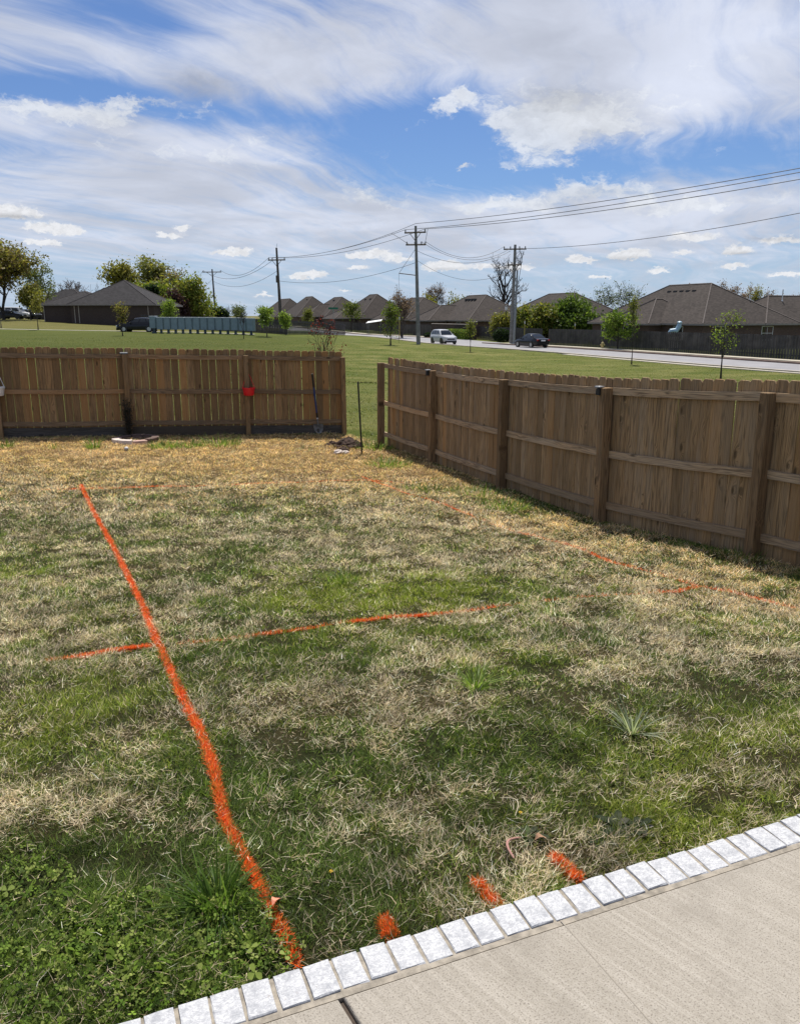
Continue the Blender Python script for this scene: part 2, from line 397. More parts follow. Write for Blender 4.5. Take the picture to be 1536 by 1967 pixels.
M = {}
M['wood_right'] = wood('weathered_wood', (.44, .28, .135), (.40, .315, .215), greyness=.5)
M['wood_left'] = wood('brown_wood', (.36, .215, .095), (.36, .27, .165), greyness=.35)
M['rail_right'] = wood('weathered_rail_wood', (.52, .36, .21), (.48, .39, .28), 'X', greyness=.45)
M['rail_left'] = wood('brown_rail_wood', (.33, .215, .118), (.34, .27, .19), 'X', greyness=.35)
M['kick'] = wood('grey_board_wood', (.10, .085, .07), (.12, .11, .10), 'X', greyness=.8)
M['post_right'] = wood('post_wood', (.30, .185, .09), (.30, .23, .15), greyness=.35)
M['far_wood'] = varied('grey_fence_wood', (.066, .062, .062), .9, .3, 1.2)
M['far_wood_b'] = varied('brown_grey_fence_wood', (.085, .078, .075), .9, .3, 1.2)
M['bark'] = varied('bark', (.085, .068, .055), .95, .4, 8, bumpd=.02)
M['bark_dark'] = varied('dark_bark', (.045, .037, .031), .95, .4, 8, bumpd=.02)
M['bark_grey'] = varied('grey_bark', (.16, .135, .12), .95, .3, 8)
M['leaf'] = leafmat('leaf', .42)
M['grass'] = leafmat('grass_blade', .36, .5, .25)
M['clover'] = leafmat('clover_leaf', .30, .6, .12)
M['tuft'] = leafmat('tuft_blade', .50, .5, .25)
M['paint_grass'] = leafmat('painted_grass_blade', .18, .55, .3)
M['tyre'] = mat('tyre_rubber', (.012, .012, .012), .8)
M['chrome'] = mat('bright_metal', (.6, .6, .6), .25, 1)
M['rim'] = mat('wheel_rim_metal', (.45, .45, .46), .35, .8)
M['glass'] = mat('tinted_glass', (.015, .018, .02), .06, 0, .6)
M['red_lens'] = mat('red_lens', (.25, .01, .01), .2)
M['lens'] = mat('clear_lens', (.6, .62, .64), .12, .3)
M['black_plastic'] = mat('black_plastic', (.012, .012, .012), .5)
M['steel'] = varied('galvanised_steel', (.28, .29, .30), .5, .2, 20, .6)
M['pole_wood'] = varied('pole_wood', (.10, .085, .075), .9, .3, 3)
M['pole_grey'] = varied('weathered_pole_wood', (.21, .205, .20), .9, .2, 3)
M['insulator'] = mat('porcelain', (.25, .25, .26), .3)
M['wire'] = mat('cable_sheath', (.05, .05, .055), .6)
M['red_plastic'] = mat('red_plastic', (.75, .012, .022), .4)
M['white_plastic'] = varied('white_plastic', (.72, .70, .66), .5, .08, 12)
M['white_paint'] = varied('white_paint', (.78, .78, .76), .5, .06, 4)
M['blue_handle'] = mat('blue_fibreglass', (.016, .045, .16), .4)
M['shovel_steel'] = varied('shovel_steel', (.25, .255, .26), .5, .3, 14, .5)
M['soil'] = varied('dark_soil', (.06, .035, .024), .95, .5, 16, bumpd=.01)
M['mail_lid'] = varied('lid_glint_metal', (.62, .66, .68), .4, .06, 3)  # paler than the cabinet: the bright glint along the lid is painted in
M['mail'] = varied('grey_blue_metal', (.20, .27, .305), .5, .10, 3)
M['mail_dark'] = mat('dark_blue_metal', (.05, .075, .085), .6)
M['sign_green'] = mat('sign_green', (.012, .15, .085), .45)
M['yellow_post'] = varied('yellow_fibreglass', (.42, .34, .10), .6, .1, 4)
M['hydrant'] = varied('hydrant_yellow', (.45, .36, .16), .5, .15, 8)
M['light_blue'] = mat('pale_blue_plastic', (.30, .45, .56), .4)
M['trim'] = varied('pale_trim', (.34, .30, .26), .6, .1, 3)
M['gutter'] = varied('grey_gutter', (.24, .215, .20), .6, .1, 3)
M['frame_w'] = mat('white_window_frame', (.6, .6, .58), .5)
M['pipe_w'] = mat('white_pipe', (.7, .7, .7), .5)
M['ridge'] = varied('ridge_shingle', (.12, .10, .09), .9, .2, 3)
M['vent'] = mat('dark_vent', (.03, .028, .027), .7)
M['dusty'] = varied('pink_stone', (.50, .33, .27), .85, .2, 7, bumpd=.004)
M['pale_stone'] = varied('pale_stone', (.66, .57, .50), .85, .15, 7, bumpd=.004)
M['dark_stone'] = varied('dark_stone', (.13, .085, .07), .9, .25, 7, bumpd=.004)
M['dry_stem'] = mat('dry_pink_stem', (.42, .22, .18), .7)
M['dry_leaf'] = varied('dry_brown_leaf', (.30, .17, .10), .8, .2, 30)
M['petal_yellow'] = mat('yellow_petal', (.75, .50, .02), .6)

def brick_wall(name, a, bcol, mortar):
    m, n, b = nmat(name, .9, .2)
    co = n.node('ShaderNodeTexCoord').outputs['Object']; x, y, z = n.sep(co)
    t = n.node('ShaderNodeTexBrick'); n.put(t.inputs['Vector'], n.xyz(n.m('ADD', x, y), z, 0.0))
    t.inputs['Scale'].default_value = 1; t.inputs['Brick Width'].default_value = .215; t.inputs['Row Height'].default_value = .075; t.inputs['Mortar Size'].default_value = .008
    t.inputs['Color1'].default_value = (*a, 1); t.inputs['Color2'].default_value = (*bcol, 1); t.inputs['Mortar'].default_value = (*mortar, 1)
    n.put(b.inputs['Base Color'], n.mix(n.m('MULTIPLY', n.noise(co, .9, 4, .6), .5), t.outputs[0], tuple(q * .6 for q in a))); return m
M['brick_dark'] = brick_wall('dark_brick', (.075, .05, .042), (.05, .036, .033), (.11, .10, .09))
M['brick_brown'] = brick_wall('brown_brick', (.13, .075, .055), (.09, .055, .045), (.16, .15, .14))
def shingle(name, col):
    m, n, b = nmat(name, .92, .2)
    co = n.node('ShaderNodeTexCoord').outputs['Object']; x, y, z = n.sep(co)
    rows = n.m('FRACT', n.m('MULTIPLY', z, 13.0))
    cell = n.node('ShaderNodeTexWhiteNoise', noise_dimensions='2D')
    n.put(cell.inputs['Vector'], n.xyz(n.m('FLOOR', n.m('MULTIPLY', n.m('ADD', x, y), 3.6)), n.m('FLOOR', n.m('MULTIPLY', z, 13.0)), 0.0))
    c = n.mix(n.step(cell.outputs[0], 0, 1), tuple(q * .74 for q in col), tuple(q * 1.26 for q in col))
    c = n.mix(n.step(rows, .0, .2, .5, 0), c, tuple(q * .4 for q in col))
    c = n.mix(n.m('MULTIPLY', n.step(n.noise(co, .5, 4, .6), .4, .7), .3), c, tuple(q * 1.5 for q in col))
    c = n.mix(n.m('MULTIPLY', n.step(n.noise(n.xyz(n.m('MULTIPLY', n.m('ADD', x, y), 1.6), 0.0, n.m('MULTIPLY', z, .25)), 1.0, 4, .6), .48, .72), .3), c, tuple(q * .6 for q in col))
    n.put(b.inputs['Base Color'], c); return m
M['shingle'] = shingle('brown_shingle', (.052, .043, .038))
M['shingle_dark'] = shingle('dark_shingle', (.034, .032, .034))

def concrete():
    m, n, b = nmat('patio_concrete', .85, .3)
    co = n.node('ShaderNodeTexCoord').outputs['Object']; x, y, z = n.sep(co)
    nz = n.noise(co, 1.1, 5, .6); f = n.noise(co, 55, 5, .7); gr = n.noise(co, 190, 4, .65)
    br = n.noise(n.xyz(n.m('ADD', n.m('MULTIPLY', x, 62), n.m('MULTIPLY', y, 22)), n.m('MULTIPLY', y, 1.6), 0.0), 1.0, 5, .7)
    c = n.ramp(n.m('ADD', n.m('MULTIPLY', nz, .55), n.m('MULTIPLY', f, .45)), [(.30, (.27, .24, .195)), (.5, (.335, .302, .252)), (.70, (.40, .366, .315))])
    c = n.mix(n.m('MULTIPLY', n.step(br, .42, .68), .55), c, (.47, .43, .37))
    c = n.mix(n.m('MULTIPLY', n.step(gr, .50, .66), .75), c, (.13, .11, .09))
    c = n.mix(n.m('MULTIPLY', n.step(n.noise(co, 2.3, 6, .68), .50, .72), .45), c, (.215, .19, .155))
    n.put(b.inputs['Base Color'], c)
    bp = n.node('ShaderNodeBump'); bp.inputs['Distance'].default_value = .004; bp.inputs['Strength'].default_value = .55
    n.put(bp.inputs['Height'], n.m('ADD', n.m('MULTIPLY', br, .8), n.m('ADD', f, gr))); n.l.new(bp.outputs[0], b.inputs['Normal']); return m
M['concrete'] = concrete()
M['mortar'] = varied('mortar', (.30, .265, .215), .9, .28, 30, bumpd=.004, bscale=240)
M['joint'] = varied('joint_filler', (.06, .045, .035), .95, .3, 30)
def whitebrick():
    m, n, b = nmat('white_painted_brick', .7, .3)
    co = n.node('ShaderNodeTexCoord').outputs['Object']; oi = n.node('ShaderNodeObjectInfo').outputs['Random']
    p = n.vm('ADD', co, n.xyz(n.m('MULTIPLY', oi, 40), n.m('MULTIPLY', oi, 23), 0.0))
    streak = n.noise(n.vm('MULTIPLY', p, (85, 130, 60)), 1.0, 7, .75, dist=1.2); blot = n.noise(p, 22, 6, .7)
    c = n.mix(n.step(streak, .40, .60), (.37, .375, .395), (.58, .585, .59))
    c = n.mix(n.m('MULTIPLY', n.step(blot, .46, .66), .55), c, (.25, .26, .285))
    c = n.mix(n.m('MULTIPLY', n.step(n.noise(p, 60, 4, .7), .64, .72), .6), c, (.24, .21, .20))
    n.put(b.inputs['Base Color'], c)
    bp = n.node('ShaderNodeBump'); bp.inputs['Distance'].default_value = .002; bp.inputs['Strength'].default_value = .5
    n.put(bp.inputs['Height'], n.m('ADD', streak, n.noise(p, 90, 4, .6))); n.l.new(bp.outputs[0], b.inputs['Normal']); return m
M['white_brick'] = whitebrick()
def asphalt():
    m, n, b = nmat('pale_asphalt', .85, .3)
    co = n.node('ShaderNodeTexCoord').outputs['Object']
    c = n.mix(n.step(n.noise(co, .5, 5, .6), .3, .7), (.24, .235, .245), (.31, .305, .315)); c = n.mix(n.m('MULTIPLY', n.noise(co, 9, 4, .7), .3), c, (.2, .2, .21))
    n.put(b.inputs['Base Color'], c); return m
M['asphalt'] = asphalt()
M['kerb'] = varied('kerb_concrete', (.36, .32, .27), .9, .2, 2)
M['kerb_red'] = varied('stained_kerb', (.20, .14, .11), .9, .25, 2)
M['walk'] = varied('pale_pavement', (.44, .40, .32), .9, .15, 1.5)
def groundmat():
    m, n, b = nmat('turf_and_soil', .95, .1)
    a = n.node('ShaderNodeAttribute'); a.attribute_name = 'Col'
    g = n.node('ShaderNodeNewGeometry').outputs['Position']
    f1 = n.noise(g, 46, 5, .7); f2 = n.noise(g, 3.0, 5, .65); f3 = n.noise(n.vm('MULTIPLY', g, (.22, 1.1, 1)), 1.0, 6, .7)
    c = n.mix(n.step(f1, .3, .7), n.vm('MULTIPLY', a.outputs['Color'], (.50, .52, .5)), n.vm('MULTIPLY', a.outputs['Color'], (1.5, 1.45, 1.4)))
    c = n.mix(n.m('MULTIPLY', n.step(f2, .35, .7), .55), c, n.vm('MULTIPLY', a.outputs['Color'], (1.25, 1.02, .95)))
    c = n.mix(n.m('MULTIPLY', n.step(f3, .40, .66), .55), c, n.vm('MULTIPLY', a.outputs['Color'], (.60, .72, .55)))
    n.put(b.inputs['Base Color'], c)
    bp = n.node('ShaderNodeBump'); bp.inputs['Distance'].default_value = .05; bp.inputs['Strength'].default_value = .9
    n.put(bp.inputs['Height'], n.m('ADD', f1, n.m('MULTIPLY', f2, 2.0))); n.l.new(bp.outputs[0], b.inputs['Normal']); return m
M['ground'] = groundmat()
def paint(name, col, rough=.25):
    m = mat(name, col, rough, 0, .28, .2); m.node_tree.nodes['Principled BSDF'].inputs['Coat Roughness'].default_value = .08; return m
M['car_silver'] = paint('silver_car_paint', (.52, .53, .55)); M['car_black'] = paint('black_car_paint', (.010, .011, .014)); M['car_white'] = paint('white_car_paint', (.7, .7, .7))
M['car_dark'] = paint('charcoal_car_paint', (.02, .022, .027))
# ------------------------------------------------------------------ frame of the patio edge
_A = on_plane(600, 1852, 0.0); _B = on_plane(1536, 1564, 0.0)
E = (_B - _A).normalized(); NRM = Vector((-E.y, E.x, 0))            # along the edge, and out to the lawn
EDGE = _A.copy(); EROT = math.atan2(E.y, E.x)
BR_D = (_A - on_plane(600, 1919, 0.0)).dot(NRM)                      # depth of a brick
MO_D = (_A - on_plane(600, 1933, 0.0)).dot(NRM)                      # inner side of the mortar
_p0 = on_plane(632, 1842, 0.0); _p1 = on_plane(1495, 1577, 0.0)
PITCH_B = (_p1 - _p0).dot(E) / 20.0
def edge_s(x, y): return (x - EDGE.x) * NRM.x + (y - EDGE.y) * NRM.y

# corners of the two board fences
FL = [Vector((-12.8, 14.95, 0)), Vector((-10.45, 15.57, 0)), Vector((-8.09, 16.2, 0)), Vector((-5.69, 16.85, 0)), Vector((-3.32, 17.48, 0)), Vector((-1.27, 18.05, 0))]
FR = [Vector((-.33, 17.0, 0)), Vector((.67, 14.85, 0)), Vector((1.66, 12.4, 0)), Vector((2.62, 9.98, 0)), Vector((3.72, 8.03, 0)), Vector((4.95, 5.92, 0)), Vector((6.2, 3.82, 0))]

# ------------------------------------------------------------------ where grass is green, dead, clovery
def pxy(px, py):
    p = ground_at(px, py); return p.x, p.y
PATCH = []
for (px, py, rx, ry, wgt) in [
    (100, 1012, .7, .4, .5), (330, 1045, .4, .3, .4), (60, 1085, .6, .5, .5), (500, 1165, .6, .28, .9), (380, 1110, .5, .3, .4), (820, 1140, .9, .38, 1.3), (700, 1150, .4, .2, .5),
    (860, 1220, .55, .3, .6), (600, 1245, .6, .22, .6), (480, 1255, .4, .2, .5), (1220, 1262, .32, .22, .5), (1100, 1400, .42, .28, .6), (1010, 1452, .35, .2, .5), (60, 1350, .5, .5, .45),
    (850, 1430, .35, .22, .5), (470, 1490, .35, .3, .55), (240, 1330, .35, .22, .4), (1500, 1350, .35, .35, .55), (350, 1630, .5, .3, .7), (120, 1820, .75, .45, 1.2), (330, 1760, .4, .3, .9), (40, 1690, .5, .25, .7),
    (400, 1420, .3, .3, .35), (650, 1500, .3, .25, .35), (1000, 1280, .4, .22, .4), (1290, 1480, .35, .3, .35), (640, 1110, .2, .2, .5), (440, 960, 1.6, .5, .35), (500, 985, .8, .25, .35), (300, 962, .7, .3, .3),
    (1000, 970, .35, .25, .5), (830, 935, .5, .4, .4), (950, 945, .5, .3, .5), (1260, 1045, .5, .2, .35), (1450, 1110, .5, .3, .4), (1340, 1330, .5, .3, .3), (560, 860, .45, .3, .45), (740, 885, .6, .35, .6),
    (690, 860, .5, .45, .7), (1190, 1560, .2, .12, .6), (700, 1340, .5, .3, -.45), (1300, 1240, .6, .25, -.45), (100, 1200, .7, .5, -.45), (350, 1185, .4, .3, -.45), (150, 1580, .4, .25, -.5),
    (650, 1040, 1.3, .3, -.3), (1050, 1060, 1.0, .5, -.4), (1350, 1170, .8, .35, -.45), (880, 1500, .3, .2, -.25), (560, 1390, .3, .2, -.3), (1180, 1300, .3, .2, -.3), (250, 1130, .4, .2, -.2), (700, 1600, .3, .2, -.2), (1350, 1400, .3, .15, -.15), (1040, 1010, .7, .5, -.55), (1180, 1050, .6, .45, -.6), (1330, 1110, .6, .4, -.6), (1480, 1160, .6, .35, -.6), (1450, 1260, .5, .3, -.35), (900, 1010, .8, .4, -.4), (1100, 1120, .7, .3, -.3)]:
    x, y = pxy(px, py); PATCH.append((x, y, rx, ry, wgt))
def green_map(x, y):
    g = .04 + .92 * np.interp(y, [2, 4.5, 6.5, 9, 11.5, 13.5, 15, 17.2], [.60, .58, .56, .44, .28, .10, .0, .0])
    g = g + (fbm(x * 1.3, y * 1.3, 3) - .5) * .35 + ((fbm(x * 3.6, y * 3.6, 11, 3) - .5) * .75 + (fbm(x * 9.5, y * 9.5, 13, 2) - .5) * .7) * np.clip((14.5 - y) / 4, .15, 1)
    for (a, b, rx, ry, wgt) in PATCH:
        g = g + .5 * wgt * np.exp(-((x - a) / rx) ** 2 - ((y - b) / ry) ** 2)
    return np.clip(g, .01, 1)
def yellow_map(x, y):
    v = (fbm(x * .9 + 5, y * .9, 23) - .42) * 1.6
    for (px, py, r, a) in YEL: v = v + a * np.exp(-((x - px) ** 2 + (y - py) ** 2) / r ** 2)
    return np.clip(v, 0, 1)
YEL = []
for (px, py, r, a) in [(820, 1140, .95, 1.3), (1430, 1480, .7, .7), (60, 1350, .6, .6), (60, 1080, .8, .5), (560, 1170, .6, .8), (120, 1820, .9, -.8), (1220, 1580, .7, .3), (1500, 1400, .5, .5), (230, 1330, .4, .4)]:
    x, y = pxy(px, py); YEL.append((x, y, r, a))
def side_of(poly, x, y):
    """signed distance-like value, positive on the camera side of a fence polyline (nearest segment)"""
    best = np.full(np.shape(x), 1e9); sg = np.ones(np.shape(x))
    for a, b in zip(poly[:-1], poly[1:]):
        d = b - a; L2 = d.x ** 2 + d.y ** 2
        t = np.clip(((x - a.x) * d.x + (y - a.y) * d.y) / L2, 0, 1)
        qx = x - a.x - t * d.x; qy = y - a.y - t * d.y
        dd = qx * qx + qy * qy; s = (d.x * (y - a.y) - d.y * (x - a.x))
        m = dd < best; best = np.where(m, dd, best); sg = np.where(m, -np.sign(s), sg)
    return sg * np.sqrt(best)
FENCE_LINE = FL + FR
def in_yard(x, y):
    return side_of(FENCE_LINE, x, y)
def field_col(x, y):
    n1 = fbm(x * .12, y * .12, 41)[..., None]; n2 = fbm(x * .55, y * 1.6, 43)[..., None]
    c = np.array([.070, .098, .014]) * (1 - n1) + np.array([.118, .140, .030]) * n1
    k = np.clip((n2 - .38) * 2.6, 0, 1) * np.clip((x + 12) / 10, .25, 1)[..., None]; c = c * (1 - k * .65) + np.array([.235, .22, .085]) * k * .65
    gapdry = np.exp(-((y - 26.3 - .25 * np.sin(x * 1.3)) / 2.0) ** 2) * np.clip((x + 6) / 4, 0, 1); c = c * (1 - .4 * gapdry[..., None]) + np.array([.17, .17, .065]) * .4 * gapdry[..., None]
    leftdry = np.clip((y - 96) / 6, 0, 1) * np.clip((-x - 20) / 8, 0, 1)                 # the drier front lawns across the side street
    c = c * (1 - .75 * leftdry[..., None]) + np.array([.150, .135, .050]) * .75 * leftdry[..., None]
    lush = np.clip((-x - 2) / 10, 0, 1) * np.clip((y - 20) / 20, 0, 1) * np.clip((95 - y) / 5, 0, 1)
    return c * (1 - .22 * lush[..., None])

# ------------------------------------------------------------------ road geometry (needed by the ground sheet)
RN = [ground_at(px, py) for px, py in [(1536, 713), (1140, 683), (880, 663.5), (780, 656.5), (690, 648.5), (596, 641)]]
RF = [ground_at(px, py) for px, py in [(1536, 700), (1140, 674), (922, 657), (780, 646.5), (690, 638.5), (600, 631)]]
def _fit(pts):
    x = np.array([p.x for p in pts]); y = np.array([p.y for p in pts]); c = np.polyfit(y, x, 1); return c
_cn = _fit(RN[:4]); _cf = _fit(RF[:4])
RS = (_cn[0] + _cf[0]) / 2
ROAD_D = Vector((RS, 1, 0)).normalized(); ROAD_R = Vector((ROAD_D.y, -ROAD_D.x, 0))        # away from us, and to the far side
_pn = Vector((_cn[0] * 65 + _cn[1], 65, 0)); _pf = Vector((_cf[0] * 70 + _cf[1], 70, 0))
ROAD_W = max(6.2, min(9.5, (_pf - _pn).dot(ROAD_R)))
ROAD_O = _pn
print('ROAD dir', ROAD_D[:], 'width', (_pf - _pn).dot(ROAD_R), 'edge', PITCH_B, BR_D, MO_D)
def road_p(t, s, lift=0.0):
    """point t metres along the road from its reference, s metres across from the near kerb"""
    p = ROAD_O + ROAD_D * t + ROAD_R * s; p.z = gz(p.x, p.y) + lift; return p
def road_s(x, y): return (x - ROAD_O.x) * ROAD_R.x + (y - ROAD_O.y) * ROAD_R.y

# ------------------------------------------------------------------ ground: one sheet to the horizon
def axis(parts):
    out = []
    for a, b, n, geo in parts:
        t = np.linspace(0, 1, n, endpoint=False)
        out.append(a * (b / a) ** t if geo else a + (b - a) * t)
    return np.concatenate(out)
gx = np.concatenate([-axis([(60, 2600, 14, True)])[::-1] - 1, axis([(-60, -14, 38, False), (-14, 9, 115, False), (9, 60, 43, False), (60, 2600, 15, True)])])
gy = np.concatenate([-axis([(8, 700, 9, True)])[::-1] - 1, axis([(-8, 0, 12, False), (0, 20, 100, False), (20, 170, 126, False), (170, 3200, 18, True)])])
GX, GY = np.meshgrid(gx, gy); fx, fy = GX.ravel(), GY.ravel()
z = gz(fx, fy)
yard = in_yard(fx, fy); near = np.clip((30 - np.hypot(fx, fy)) / 10, 0, 1)
z += near * ((fbm(fx * 1.6, fy * 1.6, 71) - .5) * .05) * np.clip((edge_s(fx, fy) - .05) / .5, 0, 1)
z = np.where(edge_s(fx, fy) < -.02, np.minimum(z, -.16), z)
rs = road_s(fx, fy); z -= .22 * np.clip(1 - np.abs(rs - ROAD_W / 2) / (ROAD_W / 2 + .6), 0, 1) ** .3 * (np.abs(rs - ROAD_W / 2) < ROAD_W / 2 + .6) * (fy > 25)
G = green_map(fx, fy)[:, None]
yc = np.array([.030, .038, .011]) * G + np.array([.080, .060, .030]) * (1 - G)  # yard ground toned dark, painting shade into the gaps between blades
tanner = np.clip((fy - 11.5) / 3, 0, 1)[:, None]; yc = yc * (1 - .5 * tanner) + np.array([.36, .235, .12]) * .5 * tanner
iny = (yard > 0) & (fy < 22) & (fy > -20) & (np.abs(fx) < 20)
w_ = np.clip(yard / .5 + .5, 0, 1)[:, None] * iny[:, None]
gc = yc * w_ + field_col(fx, fy) * (1 - w_)
ny, nx = GX.shape; idx = np.arange(nx * ny).reshape(ny, nx)
F = np.stack([idx[:-1, :-1], idx[:-1, 1:], idx[1:, 1:], idx[1:, :-1]], -1).reshape(-1, 4)
ground = link('ground', tri_mesh('ground', np.stack([fx, fy, z], 1), F, gc, M['ground'], True)); tag(ground, kind='structure')

# ------------------------------------------------------------------ road, kerbs, pavements
def strip(name, m, s0, s1, t0, t1, top, depth=.25, step=2.0, parent=None, sfun=None):
    """a slab that follows the land beside the road; top surface at +top, skirts down by depth"""
    mb = MB(); n = int((t1 - t0) / step) + 1; rings = []
    for i in range(n + 1):
        t = t0 + (t1 - t0) * i / n; o = sfun(t) if sfun else 0
        a = road_p(t, s0 + o, top); b = road_p(t, s1 + o, top); a.z = b.z = (a.z + b.z) / 2
        rings.append([a - Vector((0, 0, depth)), b - Vector((0, 0, depth)), b, a])
    mb.loft(rings); o = mb.build(name, m, parent); return o
road = strip('road', M['asphalt'], 0, ROAD_W, -75, 170, .0); tag(road, kind='structure')
kerb = strip('kerb', M['kerb'], -.5, 0, -75, 170, .05); tag(kerb, kind='structure')
def t_of(px, s_):
    """how far along the road a line s_ metres from the near kerb is met at pixel column px"""
    lo, hi = -80.0, 180.0
    f = lambda t: (lambda p: 768 + FPX * p.x / (p.y * math.cos(PITCH) + (CAM_Z - p.z) * math.sin(PITCH)))(road_p(t, s_))
    for _ in range(50):
        m_ = (lo + hi) / 2
        if f(m_) > px: lo = m_
        else: hi = m_
    return lo
TE0, TE1 = t_of(925, ROAD_W), t_of(838, ROAD_W)
kerb2 = strip('kerb', M['kerb_red'], ROAD_W, ROAD_W + .45, -75, TE0, .13); tag(kerb2, kind='structure')
kerb3 = strip('kerb', M['kerb_red'], ROAD_W, ROAD_W + .45, TE1, 170, .13); tag(kerb3, kind='structure')
pavement = strip('pavement', M['walk'], ROAD_W + 1.7, ROAD_W + 3.0, -75, TE0 - 1.5, .10, .2); tag(pavement, kind='structure')
pavement2 = strip('pavement', M['walk'], ROAD_W + 1.7, ROAD_W + 3.0, TE1 + 2, 170, .10, .2); tag(pavement2, kind='structure')
pavement3 = strip('pavement', M['walk'], -2.0, -1.35, -24, 6, .045, .2); tag(pavement3, kind='structure')
entry = strip('entrance_road', M['asphalt'], ROAD_W - .3, ROAD_W + 3.4, TE0, TE1, .02, .2); tag(entry, kind='structure')
# side street in front of the brick house on the left
mb = MB(); rings = []
for i in range(31):
    x = -95 + i * 2.6; yy = 95.5 + .0 * i
    zz = gz(x, yy + .6)
    rings.append([Vector((x, yy, zz - .2)), Vector((x, yy + 1.3, zz - .2)), Vector((x, yy + 1.3, zz + .04)), Vector((x, yy, zz + .04))])
side = mb.loft(rings).build('footpath', M['walk']); tag(side, kind='structure')

# ------------------------------------------------------------------ patio: two slabs, mortar bed and the row of white bricks
patio = setting('patio', (EDGE.x, EDGE.y, 0), EROT)
mb = MB(); mb.box(-6.2, 7.2, -MO_D, -.004, -.16, -.0035); mb.build('mortar_bed', M['mortar'], patio)
# slab joint
ja = on_plane(652, 1912, 0); jb = on_plane(686, 1967, 0)
def loc_p(p): q = p - Vector((EDGE.x, EDGE.y, 0)); return Vector((q.dot(E), q.dot(NRM), 0))
ja, jb = loc_p(ja), loc_p(jb); sl = (jb.x - ja.x) / (jb.y - ja.y)
def jx(y): return ja.x + sl * (y - ja.y)
ys0, ys1 = -MO_D - .002, -5.5
def slab(x0a, x0b, x1a, x1b):
    b = .006; m = MB()
    def ring(zz, g): return [Vector((x0a + g, ys0 - g, zz)), Vector((x1a - g, ys0 - g, zz)), Vector((x1b - g, ys1, zz)), Vector((x0b + g, ys1, zz))]
    m.loft([ring(-.12, 0), ring(-b, 0), ring(-b * .3, b * .4), ring(0, b)]); return m
slab(jx(ys0) + .008, jx(ys1) + .008, 7.2, 7.2).build('concrete_slab', M['concrete'], patio)
slab(-6.2, -6.2, jx(ys0) - .008, jx(ys1) - .008).build('concrete_slab', M['concrete'], patio)
mb = MB(); mb.add([(jx(ys0) - .03, ys0, -.016), (jx(ys0) + .03, ys0, -.016), (jx(ys1) + .03, ys1, -.016), (jx(ys1) - .03, ys1, -.016)], [(0, 1, 2, 3)])
mb.build('joint', M['joint'], patio)
sa, sb = loc_p(on_plane(1075, 1768, 0)), loc_p(on_plane(1250, 1967, 0))
mb = MB(); mb.add([(sa.x, sa.y, .001), (sa.x + .0035, sa.y, .001), (sb.x + .0035, sb.y, .001), (sb.x, sb.y, .001)], [(0, 1, 2, 3)]); mb.build('score_line', mat('score_line_shade', (.305, .272, .224), .9), patio)
bricks = []
for k in range(4):
    m_ = MB(); h = PITCH_B * .447; q = random.Random(50 + k); dpt = BR_D
    o = lambda r=.0022: q.uniform(-r, r)
    def ring(zz, g): return [Vector((-h + g + o(), -dpt + g + o(), zz)), Vector((o(.004), -dpt + g + o(.002), zz)), Vector((h - g + o(), -dpt + g + o(), zz)), Vector((h - g + o(.002), -dpt / 2, zz)), Vector((h - g + o(), -g + o(), zz)), Vector((0, -g + o(.003), zz)), Vector((-h + g + o(), -g + o(), zz)), Vector((-h + g + o(.002), -dpt / 2, zz))]
    m_.loft([ring(-.15, .0005), ring(-.002, .0005), ring(.0012, .002)]); bricks.append(m_.mesh('brick', M['white_brick']))
b0 = loc_p(_p0).x - PITCH_B / 2
for i in range(-16, 34):
    link('brick', bricks[i % 4 if i % 3 else (i * 7) % 4], patio, (b0 + i * PITCH_B + rnd.uniform(-.0025, .0025), rnd.uniform(-.004, .002), rnd.uniform(-.002, .003)), (0, 0, rnd.uniform(-.018, .018)))

# ------------------------------------------------------------------ lawn blades
rng = np.random.default_rng(5)
def blades(p, L, wd, azm, lean, bend, roll, nseg, curl=None):
    n = len(p); curl = np.zeros(n) if curl is None else curl; hx, hy = np.cos(azm), np.sin(azm)
    sx, sy = -np.sin(azm + roll), np.cos(azm + roll)
    ts = np.linspace(0, 1, nseg + 1); V = []
    for i, t in enumerate(ts):
        ang = lean + bend * t
        h = L * t * np.sin(lean + bend * t * .5); v = np.maximum(L * t * np.cos(lean + bend * t * .5), -.002 + .006 * t)
        cu = L * curl * t * t
        c = np.stack([p[:, 0] + hx * h - hy * cu, p[:, 1] + hy * h + hx * cu, p[:, 2] + v], 1)
        if i < nseg:
            ww = wd * (1 - t) ** .6 * .5
            o = np.stack([sx * ww, sy * ww, np.zeros(n)], 1); V += [c - o, c + o]
        else: V.append(c)
    k = len(V); V = np.stack(V, 1).reshape(-1, 3); F = []
    for i in range(nseg - 1):
        a = 2 * i; F += [(a, a + 1, a + 3), (a, a + 3, a + 2)]
    F.append((2 * nseg - 2, 2 * nseg - 1, 2 * nseg))
    F = (np.array(F)[None] + (np.arange(n) * k)[:, None, None]).reshape(-1, 3)
    return V, F, 2 * nseg - 1
def pick(palette, n, jitter=.18):
    pal = np.array(palette); c = pal[rng.integers(0, len(pal), n)]
    t = rng.random(n)[:, None]; c2 = pal[rng.integers(0, len(pal), n)]
    return np.clip((c * t + c2 * (1 - t)) * (1 + rng.normal(0, jitter, (n, 1))), .004, .9)
STRAW = [(.67, .55, .38), (.54, .43, .285), (.79, .69, .51), (.41, .30, .18), (.71, .60, .43)]
STRAW_FAR = [(.78, .53, .27), (.66, .42, .19), (.85, .65, .38), (.55, .35, .15)]
GREEN = [(.100, .160, .026), (.150, .225, .040), (.040, .072, .014), (.21, .285, .060), (.125, .16, .044), (.027, .05, .012)]
